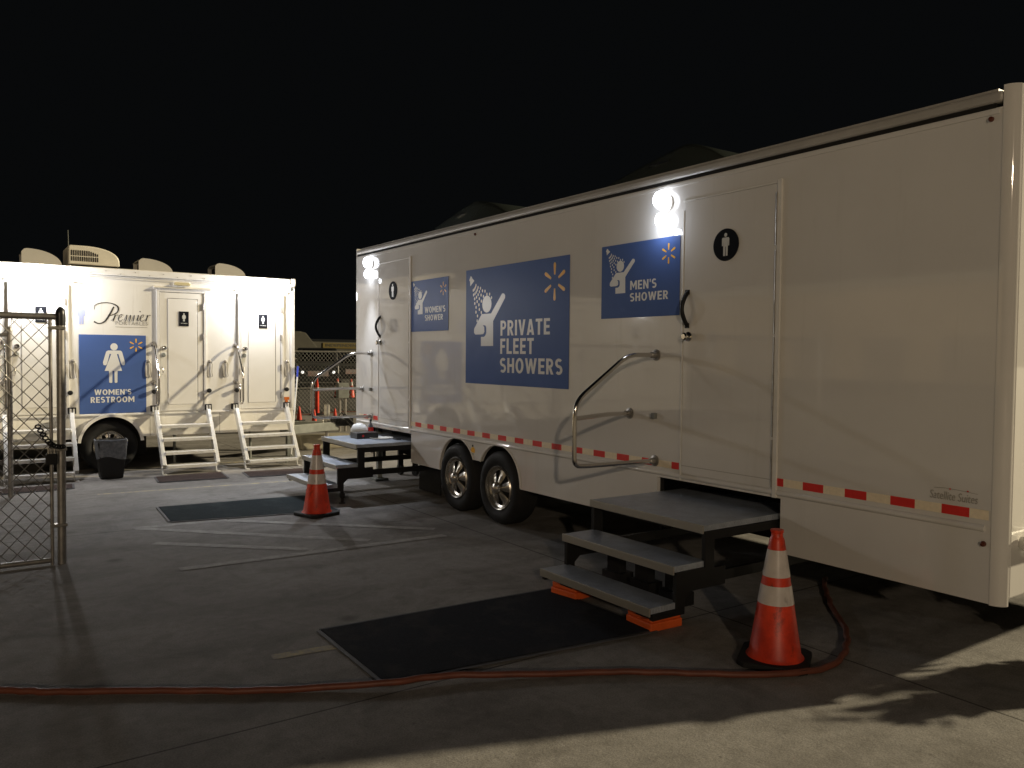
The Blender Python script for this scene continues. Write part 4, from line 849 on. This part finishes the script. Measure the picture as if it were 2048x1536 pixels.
q = MB(); q.lathe([(0.034, 1.82), (0.036, 1.90), (0.032, 1.93), (0.018, 1.955), (0.004, 1.962)], (0.658, 7.0, 0), 'z', 16); q.build('post_cap', M['mattedark'], G, smooth=50)
q = MB(); q.tube([(-1.6, 7.0, 1.885), (0.628, 7.0, 1.885)], 0.024, 14); q.build('top_rail', M['galv'], G, smooth=50)
q = MB(); q.tube([(-1.6, 7.0, 0.035), (0.575, 7.0, 0.035)], 0.020, 12); q.build('bottom_rail', M['galv'], G, smooth=50)
q = MB(); q.tube([(0.588, 6.995, 0.0), (0.588, 6.995, 1.862)], 0.0125, 10); q.build('tension_bar', M['galv'], G, smooth=50)
q = MB(); q.tube([(-1.6, 7.0, 0.0), (-1.6, 7.0, 1.90)], 0.030, 14); q.build('gate_post', M['galv'], G, smooth=50)
q = MB(); mesh_net(q, lambda u, v, d: (u, 7.0+d, v), -1.58, 0.585, 0.05, 1.865, 0.103, 0.0033); q.build('wire_mesh', M['wire'], G)
for z in (1.80, 0.30, 0.88):
    q = MB(); q.box((0.575, 6.965, z-0.012), (0.69, 7.035, z+0.012)); q.build('clamp_band', M['galv'], G, bevel=0.004)
C_ = thing('lock_chain', (0.60, 6.97, 0.88), 'dark chain and padlock hung round the gate post', 'chain')
q = MB()
for k in range(11):
    a = k/10; c = Vector((0.50+0.16*a, 6.965, 1.06-0.16*a-0.05*math.sin(math.pi*a))); tl = k % 2
    ring = [(c.x+0.018*math.cos(2*math.pi*j/10), c.y+(0.009*math.sin(2*math.pi*j/10) if tl else 0), c.z+0.013*math.sin(2*math.pi*j/10)) for j in range(10)]
    q.tube(ring, 0.006, 6, closed=True)
q.build('chain_links', M['black'], C_, smooth=60)
q = MB(); q.box((0.545, 6.945, 0.77), (0.625, 6.98, 0.85)); po = q.build('padlock', M['black'], C_, bevel=0.008)
q = MB(); q.tube(rnd([(0.565, 6.962, 0.85), (0.565, 6.962, 0.90), (0.605, 6.962, 0.90), (0.605, 6.962, 0.85)], 0.015), 0.006, 8); q.build('shackle', M['steel'], po, smooth=50)
G2 = thing('chain_link_fence', (0.48, 10.5, 0), 'chain link fence panel with thin posts seen through the gate', 'fence', None)
q = MB(); q.tube([(0.485, 10.5, 0), (0.492, 10.5, 1.85)], 0.026, 12); q.lathe([(0.030, 1.84), (0.030, 1.87), (0.014, 1.895)], (0.492, 10.5, 0), 'z', 12); q.build('fence_post', M['galv'], G2, smooth=50)
q = MB(); q.tube([(0.36, 10.52, 0), (0.36, 10.52, 1.80)], 0.020, 10); q.build('fence_post', M['galv'], G2, smooth=50)
q = MB(); q.tube([(-2.2, 10.5, 1.80), (0.47, 10.5, 1.80)], 0.020, 10); q.build('top_rail', M['galv'], G2, smooth=50)
q = MB(); mesh_net(q, lambda u, v, d: (u, 10.5+d, v), -2.2, 0.46, 0.05, 1.79, 0.103, 0.0032); q.build('wire_mesh', M['wire'], G2)
G3 = thing('back_fence', (9, 20.9, 0), 'chain link fence with two rails running behind the trailers', 'fence')
for x in (4.0, 7.0, 10.0, 13.0, 16.0):
    q = MB(); q.tube([(x, 20.94, 0), (x, 20.94, 1.72)], 0.028, 10); q.build('fence_post', M['galv'], G3, smooth=50)
q = MB(); q.tube([(1, 20.9, 1.69), (16, 20.9, 1.69)], 0.022, 8); q.build('top_rail', M['galv'], G3, smooth=50)
q = MB(); q.tube([(1, 20.9, 0.705), (16, 20.9, 0.705)], 0.020, 8); q.build('middle_rail', M['galv'], G3, smooth=50)
q = MB(); mesh_net(q, lambda u, v, d: (u, 20.87+d, v), 1, 16, 0.04, 1.70, 0.105, 0.0036); q.build('wire_mesh', M['wire'], G3)
q = MB(); q.tube([(6.5, 20.6, 0.05), (7.6, 20.55, 0.03), (8.6, 20.6, 0.06), (10.2, 20.55, 0.03)], 0.010, 8); tag(q.build('orange_rope', M['hose'], smooth=50), 'orange rope lying along the foot of the back fence', 'rope')

# electrical pedestal, concrete block
o = thing('electrical_pedestal', (6.6, 16.0, 0), 'grey electrical box on two pipes behind the tow tongue', 'utility box')
q = MB(); q.box((6.56, 15.9, 0.70), (6.80, 16.04, 1.02)); bo = q.build('box', M['grey'], o, bevel=0.01)
q = MB(); q.lathe([(0.022, 0), (0.018, -0.02)], (6.64, 15.9, 0.92), 'y', 12); q.build('cover_knob', M['vinylwhite'], bo, smooth=40)
for x in (6.62, 6.74):
    q = MB(); q.tube([(x, 15.97, 0), (x, 15.97, 0.70)], 0.028, 10); q.build('pipe', M['galv'], o, smooth=50)
q = MB(); q.prism([(13.1, 0), (13.5, 0), (13.42, 0.24), (13.18, 0.24)], lambda p, x: (x, p[0], p[1]), 4.75, 5.65); tag(q.build('concrete_kerb', M['concblock'], bevel=0.03), 'low beige concrete block on the ground under the tow tongue', 'concrete block')

# ------------------------------------------------------------------ far background
o = thing('box_trailer', (44, 112, 0), 'long pale box trailer with a yellow banner far beyond the fence', 'trailer')
q = MB(); q.box((41.0, 111, 1.1), (58, 113.6, 3.45)); q.build('box', M['tan'], o, bevel=0.05)
q = MB(); q.box((41.0, 110.96, 3.45), (58, 113.64, 3.75)); q.build('roof_edge', M['mattedark'], o)
q = MB(); q.box((43.4, 110.92, 2.45), (49.5, 110.98, 3.25)); bn = q.build('banner', M['banner'], o)
q = MB(); put_text(q, 'INDEPENDENT', (0, 0, 5.2, 0.42), lambda u, v: (43.8+u, 110.90, 2.70+v), off=0.01); q.v = [v for v in q.v]; bt = q.build('banner_print', M['tan'], bn)
for x in (42.5, 44, 55, 56.3):
    q = MB(); q.lathe([(0.5, 0), (0.5, 0.4)], (x, 111, 0.5), 'y', 18); q.build('wheel', M['rubber'], o)
o = thing('hopper_trailer', (38, 112, 0), 'tall pale hopper trailer with a sloping end far beyond the fence', 'trailer')
q = MB(); q.prism([(30, 1.9), (41.6, 1.9), (42.0, 2.6), (40.4, 4.55), (39.6, 4.75), (30, 4.75)], lambda p, y: (p[0], y, p[1]), 109.6, 110.8); q.build('hopper', M['tan'], o, bevel=0.05)
q = MB(); q.box((30, 109.7, 1.2), (41.8, 110.7, 1.85)); q.build('frame', M['mattedark'], o)
for x in (31.5, 33, 39.5, 41):
    q = MB(); q.lathe([(0.5, 0), (0.5, 0.4)], (x, 109.8, 0.5), 'y', 18); q.build('wheel', M['rubber'], o)
def dark_car(x, y, rz, label, tall=1.0, lit=False):  # lit: lenses glow to imitate glints
    t = thing('parked_car', (0, 0, 0), label, 'car', 'dark vehicles parked beyond the back fence')
    prof = [(-2.3, 0.35), (-2.35, 0.75), (-2.25, 1.02*tall), (-1.0, 1.12*tall), (-0.45, 1.72*tall), (1.5, 1.75*tall), (2.2, 1.15*tall), (2.3, 0.4)]
    q = MB(); q.prism(prof, lambda p, s_: (s_, p[0], p[1]), -0.92, 0.92); bo = q.build('body', M['mattedark'], t, bevel=0.08, seg=3)
    q = MB(); q.poly([(-0.75, -1.02, 1.14*tall), (0.75, -1.02, 1.14*tall), (0.68, -0.52, 1.66*tall), (-0.68, -0.52, 1.66*tall)]); q.v = [(a, b_-0.03, c+0.02) for a, b_, c in q.v]; q.build('windscreen', M['glass'], t)
    for s_ in (-1, 1):
        q = MB(); q.lathe([(0.07, 0), (0.06, -0.05), (0.02, -0.07)], (s_*0.68, -2.33, 0.80), 'y', 14); q.build('headlight', M['carglint'] if lit else M['glass'], t, smooth=40)
        for yy in (-1.5, 1.45):
            q = MB(); q.lathe([(0.33, 0), (0.34, 0.04), (0.34, 0.2), (0.2, 0.22)], (s_*0.95-0.11, yy, 0.34), 'x', 20); w_ = q.build('wheel', M['rubber'], t, smooth=40)
    q = MB(); q.box((-0.45, -2.37, 0.62), (0.45, -2.33, 0.86)); q.build('grille', M['chrome'], t)
    t.location = (x, y, 0); t.rotation_euler = (0, 0, rz)
M['carglint'] = mat('headlight_glint', (0.9, 0.9, 0.9), rough=0.1, emit=(1, 0.97, 0.92), estr=1.0)  # mild emission stands in for glints of reflected light on the car
dark_car(14.2, 37.0, -0.35, 'dark vehicle facing the fence, the one with bright glints at its headlights', 1.1, True)
dark_car(11.4, 35.5, -0.2, 'dark vehicle beyond the fence, nearer the restroom trailer', 1.15)
dark_car(17.6, 40.5, -0.4, 'dark vehicle beyond the fence, hidden mostly by the shower trailer', 1.0)

# warehouse across the yard (seen mirrored in the glossy trailer side) and the lot lamp that lights that side
M['wh'] = mat('warehouse_wall', (0.30, 0.24, 0.17), rough=0.8, var=0.45, vscale=0.12)
M['whdoor'] = mat('loading_door_paint', (0.17, 0.14, 0.11), rough=0.7, var=0.4, vscale=0.3)
o = thing('warehouse_building', (-48, 22, 0), 'pale warehouse with loading bays across the yard', 'building')
q = MB(); q.box((-60, -2, 0), (-48, 60, 7.0)); q.build('wall', M['wh'], o)
q = MB(); q.box((-60.3, -2.3, 7.0), (-47.7, 60.3, 7.5)); q.build('roof', M['grey'], o)
for k in range(9):
    q = MB(); q.box((-48.05, 2+6*k, 0), (-47.95, 5.4+6*k, 3.2)); q.build('loading_door', M['whdoor'], o)
o = thing('street_lamp', (-12, -20, 0), 'tall lot lamp standing behind the photographer', 'street lamp')
q = MB(); q.tube([(-12, -20, 0), (-12, -20, 8.1)], [0.09, 0.05], 14); q.build('pole', M['galv'], o, smooth=50)
q = MB(); q.box((-12.2, -20.0, 8.08), (-11.6, -19.3, 8.22)); hd = q.build('lamp_head', M['grey'], o, bevel=0.02)
q = MB(); q.box((-12.12, -19.92, 8.06), (-11.68, -19.38, 8.079)); q.build('lamp_lens', M['lampw'], hd)
L = bpy.data.lights.new('lot_light', 'POINT'); L.energy = 5300; L.color = (1.0, 0.785, 0.55); L.shadow_soft_size = 0.28
lo = bpy.data.objects.new('lot_light', L); COL.objects.link(lo); lo.parent = hd; lo.location = Vector((-11.9, -19.6, 7.75))-Vector(ORG[hd])

# low shrub just right of the trailer's near corner; its shadow breaks the edge of the lit patch
M['leaf'] = mat('leaf', (0.05, 0.085, 0.03), rough=0.6, var=0.4, vscale=5)
M['bark'] = mat('bark', (0.10, 0.07, 0.045), rough=0.9)
o = thing('shrub', (5.2, 1.35, 0), 'low leafy shrub on the ground just right of the shower trailer corner', 'shrub')
q = MB(); lf = MB(); rr = random.Random(3)
for k in range(34):
    a = rr.uniform(0, 6.28); d = rr.uniform(0.1, 0.42); hgt = rr.uniform(0.25, 0.78)
    tip = Vector((5.2+d*1.5*math.cos(a), 1.56+d*0.62*math.sin(a), hgt)); base = Vector((5.2+0.25*d*math.cos(a), 1.56+0.1*math.sin(a), 0))
    q.tube([base, (base+tip)/2+Vector((0, 0, 0.06)), tip], [0.010, 0.008, 0.004], 5)
    for j in range(26):
        t = rr.uniform(0.3, 1.05); c = base+(tip-base)*t+Vector((rr.gauss(0, 0.05), rr.gauss(0, 0.035), rr.gauss(0, 0.05))); c.z = max(c.z, 0.03)
        u_ = Vector((rr.gauss(0, 1), rr.gauss(0, 1), rr.gauss(0, 0.6))).normalized(); v_ = u_.cross(Vector((rr.gauss(0, 1), rr.gauss(0, 1), rr.gauss(0, 1)))).normalized(); L_ = rr.uniform(0.05, 0.10)
        lf.poly([c-u_*L_, c+v_*L_*0.45, c+u_*L_, c-v_*L_*0.45])
q.build('stems', M['bark'], o, smooth=60); lf.build('leaves', M['leaf'], o)
